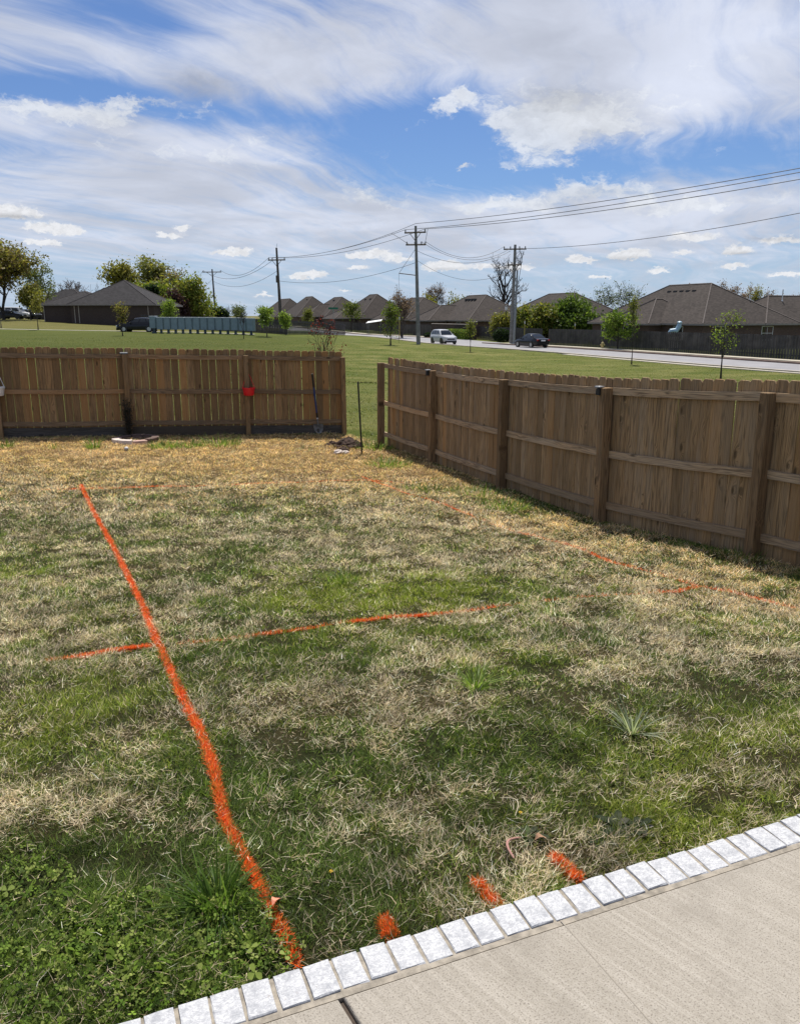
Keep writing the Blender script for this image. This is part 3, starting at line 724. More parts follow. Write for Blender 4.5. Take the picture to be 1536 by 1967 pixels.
YGREEN = [(.27, .31, .045), (.21, .26, .038), (.34, .35, .08), (.16, .21, .03)]
# the orange marking lines, as seen
def pl(pts): return [Vector((*pxy(*q), 0)) for q in pts]
LINES = [
 dict(pts=pl([(156, 931), (180, 985), (212, 1040), (246, 1105), (275, 1165), (298, 1225), (318, 1270), (345, 1330), (385, 1405), (412, 1490), (432, 1580), (470, 1650), (512, 1735), (545, 1800), (570, 1856)]), w=(.055, .058, .062, .055, .058, .055, .048, .055, .050, .046, .036, .036, .034, .027, .014), cov=[1.0],
   label='thick bright orange painted line running down the left of the lawn to the bricks', n=34000),
 dict(pts=pl([(90, 1271), (160, 1263), (230, 1252), (288, 1243)]), w=(.03, .045, .04, .035), cov=[.25, .8, .95, .8], label='short orange painted line stub left of the long thick line on the lawn', n=6000),
 dict(pts=pl([(340, 1236), (420, 1228), (500, 1218), (590, 1208), (640, 1200), (720, 1193), (820, 1184), (890, 1176), (1010, 1160), (1130, 1149), (1210, 1142), (1300, 1138), (1345, 1128)]), w=(.03, .03, .034, .03, .026, .034, .036, .04, .03, .03, .03, .05, .035), cov=[.3, .3, .5, .4, .06, .9, .85, .22, .02, .14, .06, .45, .15],
   label='thin orange painted line crossing mid lawn, right of the thick line', n=16000),
 dict(pts=pl([(40, 942), (110, 939), (190, 938), (300, 935), (420, 933), (500, 929), (610, 926), (690, 922), (775, 927)]), w=(.05, .05, .05, .06, .05, .05, .05, .06, .07), cov=[.04, .14, .5, .4, .06, .4, .12, .25, .35], label='faint orange painted line across the far dead end of the lawn', n=9000),
 dict(pts=pl([(695, 917), (745, 934), (800, 955), (850, 968), (880, 983), (930, 1000), (985, 1020), (1060, 1040), (1110, 1055), (1172, 1081), (1260, 1103), (1330, 1125), (1400, 1138), (1440, 1148), (1536, 1170)]), w=(.06, .055, .05, .05, .055, .05, .055, .06, .06, .05, .07, .06, .07, .07, .06), cov=[.35, .4, .06, .25, .5, .02, .2, .3, .45, .6, .04, .25, .3, .45, .6],
   label='broken faded orange painted line along the right side of the lawn near the fence', n=12000),
 dict(pts=pl([(737, 1774), (752, 1805)]), w=(.026, .030), cov=[.9, .95], label='leftmost short orange paint dash at the brick edge, left of the other two dashes', n=2600),
 dict(pts=pl([(914, 1700), (950, 1740)]), w=(.024, .028), cov=[.85, .95], label='middle short orange paint dash at the brick edge, between the other two dashes', n=3000),
 dict(pts=pl([(1064, 1652), (1108, 1692)]), w=(.024, .028), cov=[.85, .95], label='rightmost short orange paint dash at the brick edge, near the dried pink stem', n=3000),
]
ORANGE = [(.90, .145, .012), (.84, .10, .009), (.90, .22, .03), (.60, .06, .008), (.90, .27, .05)]
def near_line(x, y, ln):
    best = np.full(len(x), 9.0); cv = np.zeros(len(x)); P_ = ln['pts']
    for i, (a, b) in enumerate(zip(P_[:-1], P_[1:])):
        d = b - a; t = np.clip(((x - a.x) * d.x + (y - a.y) * d.y) / (d.x ** 2 + d.y ** 2), 0, 1)
        ww = (ln['w'][i] * (1 - t) + ln['w'][i + 1] * t) * (1.0 if len(ln['cov']) > 1 else .86)
        c = ln['cov']; cc = c[0] if len(c) == 1 else c[i] * (1 - t) + c[i + 1] * t
        dd = np.hypot(x - a.x - t * d.x, y - a.y - t * d.y) / (ww * .62)
        m = dd < best; best = np.where(m, dd, best); cv = np.where(m, cc, cv)
    return best / .56, cv
def line_hit(x, y, ln):
    dd, cv = near_line(x, y, ln)
    edge = .30 + 1.35 * fbm(x * 20, y * 20, 77, 3)
    return (dd < edge) & (rng.random(len(x)) < cv * np.clip(1.5 * fbm(x * 9, y * 9, 91, 2) + .25, 0, 1) ** (1.6 - 1.4 * cv))
ORL = [([], [], []) for _ in LINES]
def zone(n, y0, y1, power):
    yy = rng.random(n); yy = (y0 ** (1 - power) + yy * (y1 ** (1 - power) - y0 ** (1 - power))) ** (1 / (1 - power)) if power != 1 else y0 * (y1 / y0) ** yy
    xx = (rng.random(n) * 2 - 1) * (.53 * yy + 1.0); return xx, yy
AV, AF, AC = [], [], []; nv = 0
def put(V, F, C, k, store=None):
    global nv
    if store is None:
        AV.append(V); AF.append(F + nv); AC.append(np.repeat(C, k, 0)); nv += len(V)
    else:
        o = sum(len(q) for q in store[0]); store[0].append(V); store[1].append(F + o); store[2].append(np.repeat(C, k, 0))
def lawn_zone(n, y0, y1, power, nseg, wd, Lm, top=True):
    """top: the pale dead blades that lie over the turf; else the short growth beneath, its straw darkened for shade between blades"""
    x, y = zone(n, y0, y1, power)
    ok = (edge_s(x, y) > .012) & (in_yard(x, y) > .03); x, y = x[ok], y[ok]
    bare = fbm(x * 3.1, y * 3.1, 101, 3); clump = fbm(x * 7.5, y * 7.5, 107, 3)
    ok = rng.random(len(x)) < np.clip(-.85 + 1.1 * bare + 2.1 * clump, .16, 1); x, y = x[ok], y[ok]
    g = green_map(x, y); yel = yellow_map(x, y); n = len(x)
    shade_side = np.clip(1 - in_yard(x, y) / .5, 0, 1); g = np.clip(g + .55 * shade_side * (fbm(x * 2, y * 2, 19) > .42), 0, 1)
    far = np.clip(np.maximum((y - 9.0) / 4.5, (2.6 - in_yard(x, y)) / 2.2 * .75 * (x > -1.5)), 0, 1)
    if top:
        isg = rng.random(n) < np.clip((g - .35) * .9, 0, .8)
        keep = isg | (rng.random(n) < np.clip(.98 - .85 * g, .20, 1)); x, y, g, yel, far, isg = x[keep], y[keep], g[keep], yel[keep], far[keep], isg[keep]; n = len(x)
    else:
        isg = rng.random(n) < np.clip(g * 1.25 + .06, 0, .97)
    C = np.where((rng.random(n) < far)[:, None], pick(STRAW_FAR, n, .28), pick(STRAW, n, .32))
    if not top: C = np.where((rng.random(n) < .5)[:, None], C * np.array([.22, .21, .16]), C * .52)  # under-layer straw darkened in colour to deepen the shade between blades
    gg = np.where((rng.random(n) < yel * .8)[:, None], pick(YGREEN, n, .35), pick(GREEN, n, .45))
    C = np.where(isg[:, None], gg, C)
    C = C * (1 + .22 * np.clip((y - 4) / 3, 0, 1))[:, None] * (.58 + .62 * fbm(x * 2.6, y * 2.6, 131, 3) + 1.1 * (fbm(x * 8, y * 8, 137, 3) - .36)).clip(.22, 2)[:, None]                          # light and dark mottling painted into blade colour for shade contrast; paler further off
    L = Lm * rng.uniform(.5, 1.4, n) * (.45 + 1.1 * fbm(x * 7.5, y * 7.5, 107, 3)) * np.clip(1.1 - y / 45, .7, 1)
    comb = (fbm(x * 1.7, y * 1.7, 161, 3) - .5) * 10
    azm = np.where(rng.random(n) < .35, comb + rng.normal(0, .7, n), rng.random(n) * 6.283)
    if top: lean = np.where(isg, rng.uniform(.15, 1.1, n), rng.uniform(.65, 1.5, n)); bend = rng.uniform(-.5, .7, n); up = rng.uniform(.004, .030, n)
    else: lean = rng.uniform(.2, 1.25, n); bend = rng.uniform(-.2, .9, n); up = np.zeros(n)
    curl = rng.normal(0, .30, n)
    zz = gz(x, y) + ((fbm(x * 1.6, y * 1.6, 71) - .5) * .05) * np.clip((edge_s(x, y) - .05) / .5, 0, 1)
    p = np.stack([x, y, zz - .004 + np.where(isg, up * .3, up)], 1)
    V_w = wd * (.42 + y / y1 * .58) * rng.uniform(.6, 1.3, n)
    roll = rng.normal(0, .6, n)
    taken = np.zeros(n, bool)
    for i, ln in enumerate(LINES):
        h = line_hit(x, y, ln) & ~taken; taken |= h
        if h.any():
            V, F, k = blades(p[h], L[h] * .62, V_w[h], azm[h], np.clip(lean[h] + .3, 0, 1.45), bend[h] * .5, roll[h], nseg, curl[h]); put(V, F, pick(ORANGE, int(h.sum()), .25), k, ORL[i])
    k_ = ~taken
    V, F, k = blades(p[k_], L[k_], V_w[k_], azm[k_], lean[k_], bend[k_], roll[k_], nseg, curl[k_]); put(V, F, C[k_], k)
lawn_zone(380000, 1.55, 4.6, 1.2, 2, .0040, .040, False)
lawn_zone(300000, 1.55, 4.6, 1.2, 2, .0034, .042, True)
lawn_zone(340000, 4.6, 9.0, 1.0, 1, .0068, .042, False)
lawn_zone(300000, 4.6, 9.0, 1.0, 2, .0052, .046, True)
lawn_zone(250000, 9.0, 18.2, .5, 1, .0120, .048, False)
lawn_zone(390000, 9.0, 18.2, .5, 1, .0095, .055, True)
# extra painted blades so the lines are dense
for i, ln in enumerate(LINES):
    n = ln['n']; P_ = ln['pts']; seg = rng.random(n); lens = np.array([(b - a).length / max(1, (a.y + b.y) / 8) for a, b in zip(P_[:-1], P_[1:])]); cum_ = np.concatenate([[0], np.cumsum(lens)]) / lens.sum()
    j = np.clip(np.searchsorted(cum_, seg) - 1, 0, len(lens) - 1); t = (seg - cum_[j]) / (cum_[j + 1] - cum_[j])
    a = np.array([(q.x, q.y) for q in P_]); wv = np.array(ln['w'])
    base = a[j] * (1 - t)[:, None] + a[j + 1] * t[:, None]; ww = wv[j] * (1 - t) + wv[j + 1] * t
    base += rng.normal(0, .24, (n, 2)) * ww[:, None]
    x, y = base[:, 0], base[:, 1]; ok = line_hit(x, y, ln) & (edge_s(x, y) > .01); x, y = x[ok], y[ok]; n = len(x)
    if not n: continue
    d = np.hypot(x, y); zz = gz(x, y) + ((fbm(x * 1.6, y * 1.6, 71) - .5) * .05) * np.clip((edge_s(x, y) - .05) / .5, 0, 1)
    V, F, k = blades(np.stack([x, y, zz], 1), .034 * rng.uniform(.5, 1.25, n), (.0022 + .0008 * d) * rng.uniform(.7, 1.3, n), rng.random(n) * 6.283, rng.uniform(.6, 1.45, n), rng.uniform(-.4, .6, n), rng.normal(0, .7, n), 2)
    put(V, F, pick(ORANGE, n), k, ORL[i])
for i, ln in enumerate(LINES):
    if not ORL[i][0]: continue
    o = link('paint_line', tri_mesh('paint_line', np.concatenate(ORL[i][0]), np.concatenate(ORL[i][1]), np.concatenate(ORL[i][2]), M['paint_grass']))
    tag(o, ln['label'], 'paint line', 'orange marking lines sprayed on the lawn')
lawn = link('grass', tri_mesh('grass', np.concatenate(AV), np.concatenate(AF), np.concatenate(AC), M['grass'])); tag(lawn, kind='stuff')
print('lawn tris', sum(len(f) for f in AF), 'orange', [sum(len(f) for f in o[1]) for o in ORL])

# open field beyond the fences: sparse tufts, evenly spread over what one can see
n = 105000; yy = 1 / (1 / 17.0 + rng.random(n) * (1 / 72 - 1 / 17.0)); xx = (rng.random(n) * 2 - 1) * (.52 * yy + 1.5)
ok = (in_yard(xx, yy) < -.05) & ((road_s(xx, yy) < -.8)); xx, yy = xx[ok], yy[ok]
# mow line: a row of longer grass, coloured darker, crossing the gap
rx = np.linspace(-9, 10, 2600); ry = 36.0 - .30 * rx + .5 * np.sin(rx * .7) + rng.normal(0, .16, 2600); nr = len(rx); xx = np.concatenate([xx, rx]); yy = np.concatenate([yy, ry]); n = len(xx)
n2 = fbm(xx * .55, yy * 1.6, 43); fc = field_col(xx, yy)
C = fc * rng.uniform(.7, 1.5, (n, 1)); C[-nr:] *= .45; dry = rng.random(n) < (.12 + .45 * np.clip((n2 - .42) * 4, 0, 1)) * np.clip((xx + 12) / 10, .3, 1); C = np.where(dry[:, None], pick([(.32, .30, .13), (.25, .25, .09), (.38, .35, .19)], n), C)
hh_ = rng.uniform(.02, .065, n); hh_[-nr:] *= 1.7; dry[-nr:] = False
V, F, k = blades(np.stack([xx, yy, gz(xx, yy) - .01], 1), hh_, (.008 + .0011 * yy) * rng.uniform(.6, 1.4, n), rng.random(n) * 6.283, rng.uniform(.1, .9, n), rng.uniform(0, .8, n), rng.normal(0, .5, n), 1)
meadow = link('meadow_grass', tri_mesh('meadow_grass', V, F, np.repeat(C, k, 0), M['grass'])); tag(meadow, kind='stuff')

# clover carpet in the near left corner
def clover(n, cx, cy, rx, ry, name, dens_seed):
    a = rng.random(n) * 6.283; r = rng.random(n) ** .62 * (.40 + .80 * fbm(np.cos(a) * 2 + 5, np.sin(a) * 2, dens_seed, 2))
    x = cx + rx * r * np.cos(a); y = cy + ry * r * np.sin(a); ok = (edge_s(x, y) > .035); x, y = x[ok], y[ok]; n = len(x)
    z0 = gz(x, y); hgt = rng.uniform(.004, .038, n); V = []; C = []; F = []
    big = rng.uniform(.0028, .0075, n) * np.where(rng.random(n) < .05, 2.0, 1); tilt = rng.normal(0, .55, (n, 2)); a0 = rng.random(n) * 6.283
    col = pick([(.085, .145, .018), (.125, .20, .024), (.18, .25, .040), (.05, .09, .014), (.26, .30, .08)], n, .28)
    for q in range(3):
        an = a0 + q * 2.094 + rng.normal(0, .12, n); ca, sa = np.cos(an), np.sin(an)
        for (rr, off) in [(0.05, 0), (.85, .62), (1.55, .75), (1.9, 0), (1.55, -.75), (.85, -.62)]:
            lx = big * (rr * ca - off * sa); ly = big * (rr * sa + off * ca)
            V.append(np.stack([x + lx, y + ly, z0 + hgt + lx * tilt[:, 0] + ly * tilt[:, 1] - np.abs(off) * big * -.22], 1))
    V = np.stack(V, 1).reshape(-1, 3)
    for q in range(3):
        b = q * 6; F += [(b, b + 1, b + 2), (b, b + 2, b + 3), (b, b + 3, b + 4), (b, b + 4, b + 5)]
    F = (np.array(F)[None] + (np.arange(n) * 18)[:, None, None]).reshape(-1, 3)
    o = link(name, tri_mesh(name, V, F, np.repeat(col, 12, 0), M['clover'])); tag(o, kind='stuff'); return o
cx, cy = pxy(100, 1850); clover(5200, cx, cy, .90, .62, 'clover_leaves', 3)
cx, cy = pxy(330, 1790); clover(1100, cx, cy, .36, .24, 'clover_leaves', 4)
# ------------------------------------------------------------------ board fences
def picket_mesh(name, m, w_, h, seed):
    q = random.Random(seed); c = .026; a = w_ / 2; e = .0035
    j = [q.uniform(-.0012, .0012) for _ in range(4)]
    def out(g): return [(-a + g + j[0], 0), (a - g + j[1], 0), (a - g + j[2], h * .5), (a - g, h - c * 1.15 - g * .5), (a - c, h - g), (-a + c, h - g), (-a + g, h - c * 1.15 - g * .5), (-a + g + j[3], h * .5)]
    mb = MB(); mb.loft([[Vector((x, 0, z)) for x, z in out(e)], [Vector((x, .0045, z)) for x, z in out(0)], [Vector((x, .017, z)) for x, z in out(0)]])
    return mb.mesh(name, m)
PK_R = [picket_mesh('picket', M['wood_right'], .139, 1.87, k) for k in range(3)]
PK_L = [picket_mesh('picket', M['wood_left'], .150, 1.66, k) for k in range(3)]

def board_fence(name, pts, left, label, first_post=True, skip_last_rails=False):
    root = thing(name, (pts[0].x, pts[0].y, gz(pts[0].x, pts[0].y)), label, 'fence')
    rt = root.location.copy()
    pk = PK_L if left else PK_R; wr = M['rail_left'] if left else M['rail_right']; wp = M['wood_left'] if left else M['post_right']
    pw = .155 if left else .146
    post_h = 1.705 if not left else 1.70
    def inward(d): return Vector((d.y, -d.x, 0)).normalized() if left else Vector((d.y, -d.x, 0)).normalized()
    heights = [gz(p.x, p.y) for p in pts]
    for i, p in enumerate(pts):
        d = (pts[min(i + 1, len(pts) - 1)] - pts[max(i - 1, 0)]).normalized(); a = math.atan2(d.y, d.x); inn = inward(d)
        # posts stand on the yard side of the boards
        q = p + inn * .062
        big = .052 if not left else .05
        pm = MB(); pm.bevbox(-big, big, -.046 if left else -.085, .046, -.3, post_h, .006)
        if not first_post and i == 0: continue
        link('post', pm.mesh('post', wp), root, (q.x - rt.x, q.y - rt.y, heights[i] - rt.z), (rnd.uniform(-.008, .008), rnd.uniform(-.008, .008), a + rnd.uniform(-.03, .03)))
    for i, (a_, b_) in enumerate(zip(pts[:-1], pts[1:])):
        d = b_ - a_; Ln = d.length; u_ = d.normalized(); inn = inward(u_); ang = math.atan2(u_.y, u_.x); sl_ = (heights[i + 1] - heights[i]) / Ln
        s0 = 0.0
        # rails
        for k, zr in enumerate((.275, .94, 1.655) if left else (.215, .88, 1.655)):
            hh = .044
            rm = MB(); e = .055; n = 10; rings = []
            wob = [rnd.uniform(-.006, .006) for _ in range(n + 1)]
            lo = .05 if not (i == 0 and not left) else .0
            for t in range(n + 1):
                x = lo + (Ln - .10 - lo + .05) * t / n; sag = -.012 * math.sin(math.pi * t / n) + wob[t] * .35
                rings.append([Vector((x, -.019, sag - hh)), Vector((x, .019, sag - hh)), Vector((x, .019, sag + hh)), Vector((x, -.019, sag + hh))])
            rm.loft(rings)
            q = a_ + inn * .020
            link('rail', rm.mesh('rail', wr), root, (q.x - rt.x, q.y - rt.y, heights[i] - rt.z + zr + rnd.uniform(-.008, .008)), (0, -math.atan(sl_), ang))
        # boards
        n = max(1, round(Ln / pw)); st = Ln / n; b0_ = .155 if left else -.045
        for j in range(n):
            if not left and i == 0 and j == 0: continue
            s = (j + .5) * st; q = a_ + u_ * (s + rnd.uniform(-.003, .003)) - inn * (0 if left else (j % 2) * .005 + rnd.uniform(0, .002)); g = heights[i] + (heights[i + 1] - heights[i]) * s / Ln
            o = link('picket', pk[rnd.randrange(3)], root, (q.x - rt.x, q.y - rt.y, g - rt.z + b0_ + rnd.uniform(-.010, .010) + (.0 if left else 0)), (rnd.uniform(-.008, .008), rnd.uniform(-.006, .006), ang + rnd.uniform(-.02, .02)))
            o.scale = (st / pw * (rnd.uniform(.972, .994) if left else rnd.uniform(1.07, 1.095)), 1, 1)
        if left:
            km = MB(); km.box(.02, Ln - .02, -.02, .018, -.12, .19)
            q = a_ + inn * .004
            link('kickboard', km.mesh('kickboard', M['kick']), root, (q.x - rt.x, q.y - rt.y, heights[i] - rt.z), (0, -math.atan(sl_), ang))
    return root
fence_left = board_fence('board_fence', FL, True, 'brown board fence with bright gaps between its pickets, holding the red pot')
fence_right = board_fence('board_fence', FR, False, 'weathered tight board fence with thick posts running along the right side of the lawn')
# small dark lamp boxes on top of some posts
def cap_light(p, z, ang, label):
    t = thing('post_light', (p.x, p.y, z), label, 'post light', 'small solar lights on fence posts', ang)
    m = MB(); m.bevbox(-.075, .075, -.06, .05, .0, .028, .006); m.build('solar_cap', M['steel'], t)
    m = MB(); m.loft([[Vector((-.032, -.055, -.055)), Vector((.032, -.055, -.055)), Vector((.032, -.01, -.055)), Vector((-.032, -.01, -.055))], [Vector((-.045, -.058, 0)), Vector((.045, -.058, 0)), Vector((.045, -.01, 0)), Vector((-.045, -.01, 0))]])
    m.build('lamp_box', M['black_plastic'], t)
for (pt, lab) in [(FL[3], 'small flat solar light on the post above the shrub in the stone ring')]:
    q = pt + Vector((.25, -.96, 0)) * .055; cap_light(q, gz(q.x, q.y) + 1.705, math.atan2(.26, .96), lab)
for (pt, lab) in [(FR[1], 'small dark solar light on the second post of the right fence'), (FR[3], 'small dark solar light on the fourth post, over the long rail')]:
    q = pt + Vector((-.89, -.45, 0)) * .145 + Vector((-.03, .06, 0)); m = None
    t = thing('post_light', (q.x, q.y, gz(q.x, q.y) + 1.64), lab, 'post light', 'small solar lights on fence posts', math.atan2(-.89, .45) )
    m = MB(); m.loft([[Vector((-.035, -.03, -.03)), Vector((.035, -.03, -.03)), Vector((.035, .03, -.03)), Vector((-.035, .03, -.03))], [Vector((-.03, -.03, .045)), Vector((.03, -.03, .045)), Vector((.03, .03, .06)), Vector((-.03, .03, .06))]]); m.build('lamp_box', M['black_plastic'], t)
    m = MB(); m.bevbox(-.045, .045, -.045, .04, .060, .078, .004); m.build('solar_cap', M['steel'], t)

# ------------------------------------------------------------------ hanging pots on the left fence
def wall_pot(pt, z, label, colm, s=1.0):
    q = pt + Vector((.26, -.96, 0)) * .135
    t = thing('hanging_pot', (q.x, q.y, gz(pt.x, pt.y) + z), label, 'hanging pot', None, math.atan2(.26, .96))
    m = MB(); m.lathe([(.0, 0), (.10 * s, 0), (.108 * s, .01), (.130 * s, .15 * s), (.130 * s, .152 * s), (.120 * s, .152 * s), (.1 * s, .03), (0, .03)], 20); m.build('pot', colm, t, smooth=True)
    m = MB(); m.lathe([(.128 * s, .135 * s), (.140 * s, .137 * s), (.142 * s, .165 * s), (.136 * s, .168 * s), (.122 * s, .160 * s)], 20); m.build('pot_rim', colm, t, smooth=True)
    m = MB(); m.lathe([(0, .13 * s), (.118 * s, .13 * s), (.07 * s, .155 * s), (0, .165 * s)], 14); m.build('potting_soil', M['soil'], t)
    m = MB(); m.tube([(-.125 * s, 0.02, .16 * s), (-.06, .07, .36), (0.0, .075, .50), (.06, .07, .36), (.125 * s, 0.02, .16 * s)], .006, 5); m.build('hanger', colm, t, smooth=True)
    return t
wall_pot(FL[4] + Vector((.04, 0, 0)), .86, 'bright red plastic pot hanging on the fence post', M['red_plastic'])
wall_pot(FL[2] + Vector((.05, 0, 0)), .86, 'white plastic pot hanging on the fence at the far left', M['white_plastic'], 1.05)
# shovel leaning on the fence
sb = ground_at(613, 833); st_ = at_depth(599.5, 718, 17.62)
t = thing('shovel', (sb.x, sb.y, sb.z), 'long handled shovel with blue shaft and steel blade leaning on the fence', 'shovel')
def L3(p): return Vector(p) - t.location
ax = (st_ - sb).normalized(); Lsh = (st_ - sb).length
def al(f, dx=0, dy=0): return ax * (Lsh * f) + Vector((dx, dy, 0))
m = MB(); m.tube([al(.36), al(.78)], .019, 8); m.build('shaft', M['blue_handle'], t, smooth=True)
m = MB(); m.tube([al(.78), al(1.0)], [.023, .021], 8); m.tube([al(.27), al(.36)], .021, 8); m.build('grip', M['black_plastic'], t, smooth=True)
m = MB(); m.tube([al(.255), al(.275)], .022, 8); m.build('collar', M['white_plastic'], t, smooth=True)
m = MB(); m.tube([al(.14), al(.255)], [.016, .019], 8); m.build('socket', M['shovel_steel'], t, smooth=True)
m = MB(); rows = [(.165, .075, .0), (.16, .105, .004), (.12, .108, .014), (.06, .095, .02), (.02, .058, .012), (.0, .012, .0)]
side_ = Vector((1, .1, 0)).normalized(); nrm = ax.cross(side_).normalized(); rings = []
for f, hw, dish in rows:
    c = ax * (Lsh * f) + side_ * .0
    top = [c + side_ * (hw * k) + nrm * (dish * (1 - abs(k)) * 1.6 - .004) for k in (-1, -.5, 0, .5, 1)]
    bot = [p + nrm * .006 for p in reversed(top)]
    rings.append(top + bot)
m.loft(rings); m.build('blade', M['shovel_steel'], t, smooth=True)
# black stake
p0 = ground_at(695, 872); p1 = at_depth(687.5, 733, p0.y + .02)
t = thing('stake', p0[:], 'thin black metal stake standing by the dug soil in the fence gap', 'stake')
m = MB(); d = p1 - p0; m.box(-.016, .016, -.004, .004, -.15, d.length, Matrix.Rotation(math.atan2(d.x, d.z), 4, 'Y')); m.box(-.004, .004, -.020, -.0045, -.15, d.length, Matrix.Rotation(math.atan2(d.x, d.z), 4, 'Y')); m.build('bar', M['black_plastic'], t)
m = MB()
for k in range(14):
    f = .12 + k * .085
    if f < d.length: m.add([], []); m.box(-.008, .008, -.030, -.0205, f, f + .02, Matrix.Rotation(math.atan2(d.x, d.z), 4, 'Y'))
m.build('stud', M['black_plastic'], t)
# clods of dug soil
def clod(m, c, r, seed):
    q = random.Random(seed); rings = []
    for i in range(6):
        ph = math.pi * (i + .3) / 6.4; rr = math.sin(ph)
        rings.append([Vector((c.x + r * rr * math.cos(a * .785) * q.uniform(.65, 1.3) * 1.25, c.y + r * rr * math.sin(a * .785) * q.uniform(.7, 1.25), c.z + r * .75 * math.cos(ph) * q.uniform(.75, 1.2))) for a in range(8)])
    m.loft(list(reversed(rings)))
p = ground_at(668, 860); t = thing('soil_heap', p[:], 'heap of dark dug soil clods beside the black stake', 'soil heap')
for k, (px, py, r) in enumerate([(631, 857, .055), (639, 856, .09), (655, 858, .10), (664, 855, .13), (672, 858, .11), (683, 856, .10), (648, 861, .06), (676, 862, .08), (668, 851, .12), (689, 860, .08), (659, 862, .05)]):
    m = MB(); q = ground_at(px, py) - p; clod(m, q + Vector((0, 0, r * .35)), r, k); m.build('clod', M['soil'], t)
p = ground_at(654, 870); t = thing('broken_rock', p[:], 'pale broken rock lying in front of the soil heap', 'rock')
for k, (px, py, r, mm) in enumerate([(649, 871, .075, 'pale_stone'), (659, 867, .09, 'soil'), (664, 871, .06, 'pale_stone')]):
    m = MB(); q = ground_at(px, py) - p; clod(m, q + Vector((0, 0, r * .3)), r, 40 + k); m.build('stone', M[mm], t)
# white ball on the dead grass
p = ground_at(243.5, 866); t = thing('ball', p[:], 'small white ball lying on the dead grass', 'ball')
m = MB(); m.lathe([(.001, .0)] + [(.040 * math.sin(a * math.pi / 12), .040 - .040 * math.cos(a * math.pi / 12)) for a in range(1, 12)] + [(.001, .08)], 16); m.build('shell', M['white_plastic'], t, smooth=True)
m = MB(); m.lathe([(.0405 * math.sin(a), .040 - .0405 * math.cos(a)) for a in (1.3, 1.45, 1.6)], 16); m.build('seam', M['vent'], t, smooth=True)

# ring of edging stones with a dead shrub tied to the post
c = ground_at(261, 848); c.y += .0
t = thing('planter_ring', c[:], 'round ring of flat pinkish edging stones on the lawn at the fence foot', 'planter ring')
m = MB(); m.lathe([(0, .02), (.22, .035), (.36, .01), (.38, -.03), (0, -.03)], 24); m.build('ring_soil', M['soil'], t, smooth=True)
for k in range(9):
    a0 = 2 * math.pi * k / 9 + .03; a1 = 2 * math.pi * (k + 1) / 9 - .03; m = MB(); q = random.Random(k); ri, ro = .32, .45 + q.uniform(-.01, .015)
    outer = [(ro * math.cos(a0 + (a1 - a0) * i / 4), ro * math.sin(a0 + (a1 - a0) * i / 4)) for i in range(5)]
    inner = [(ri * math.cos(a1 - (a1 - a0) * i / 4), ri * math.sin(a1 - (a1 - a0) * i / 4)) for i in range(5)]
    h = .072 + q.uniform(-.012, .012)
    m.loft([[Vector((x, y, -.05)) for x, y in outer + inner], [Vector((x, y, h)) for x, y in outer + inner], [Vector((x * .985, y * .985, h + .008)) for x, y in outer + inner]])
    m.build('stone', M['pale_stone' if k in (5, 6) else 'dusty' if k in (4, 7) else 'dark_stone'], t)

ps = FL[3] + Vector((.26, -.96, 0)) * .26; pz = gz(ps.x, ps.y)
t = thing('dead_shrub', (ps.x, ps.y, pz), 'dark withered column shrub tied to the fence post inside the stone ring', 'shrub')
m = MB(); q = random.Random(3); tipz = []
for k in range(16):
    a = q.uniform(0, 6.28); pts = [Vector((.02 * math.cos(a), .02 * math.sin(a), -.03))]
    for i in range(5): pts.append(Vector((.075 * math.cos(a) * (i + 1) / 5 + q.uniform(-.02, .02), .06 * math.sin(a) * (i + 1) / 5 + q.uniform(-.02, .02), (i + 1) * q.uniform(.10, .155))))
    m.tube(pts, [.008, .007, .006, .005, .004, .003], 4); tipz += pts[1:]
m.build('stem', M['bark_dark'], t)
rg = np.random.default_rng(8); N = 1500; c_ = np.array([p[:] for p in tipz]); p_ = c_[rg.integers(0, len(c_), N)] + rg.normal(0, .032, (N, 3)) * np.array([1, 1, .9]); a_ = rg.normal(size=(N, 3)) * .014; b_ = rg.normal(size=(N, 3)) * .009
pal = np.array([(.035, .035, .020), (.05, .04, .025), (.025, .028, .016), (.09, .07, .05)])
o = link('leaves', tri_mesh('leaves', np.stack([p_ - a_, p_ + b_, p_ + a_], 1).reshape(-1, 3), np.arange(N * 3).reshape(-1, 3), pal[rg.integers(0, 4, N)], M['grass']), t); o['kind'] = 'stuff'

# ------------------------------------------------------------------ tufts, weeds and litter in the lawn
def tuft(px, py, n, L, wd, spread, palette, label, name='grass_clump', cat='grass clump', group=None, lean=(.1, 1.0), bend=(.2, 1.2), nseg=4, aspect=1.0):
    p = ground_at(px, py); a = rng.random(n) * 6.283; r = np.sqrt(rng.random(n)) * spread
    ln = rng.uniform(lean[0], lean[1], n); bd = rng.uniform(bend[0], bend[1], n)
    q = np.stack([r * np.cos(a) * aspect, r * np.sin(a), np.zeros(n)], 1)
    q[:, 2] = gz(p.x + q[:, 0], p.y + q[:, 1]) - p.z - .003
    V, F, k = blades(q, L * rng.uniform(.45, 1.15, n), wd * rng.uniform(.7, 1.3, n), a + rng.normal(0, .5, n), ln, bd, rng.normal(0, .5, n), nseg)
    o = link(name, tri_mesh(name, V, F, np.repeat(pick(palette, n), k, 0), M['tuft']), None, p[:]); return tag(o, label, cat, group)
GT = [(.09, .155, .022), (.13, .205, .03), (.18, .26, .05), (.055, .10, .016)]
GTD = [(.06, .115, .016), (.09, .16, .022), (.035, .07, .011), (.14, .22, .04)]
GB = [(.12, .205, .026), (.165, .25, .04), (.23, .31, .075), (.07, .125, .018)]
GG = [(.34, .38, .27), (.24, .28, .18), (.46, .49, .38), (.13, .17, .08)]
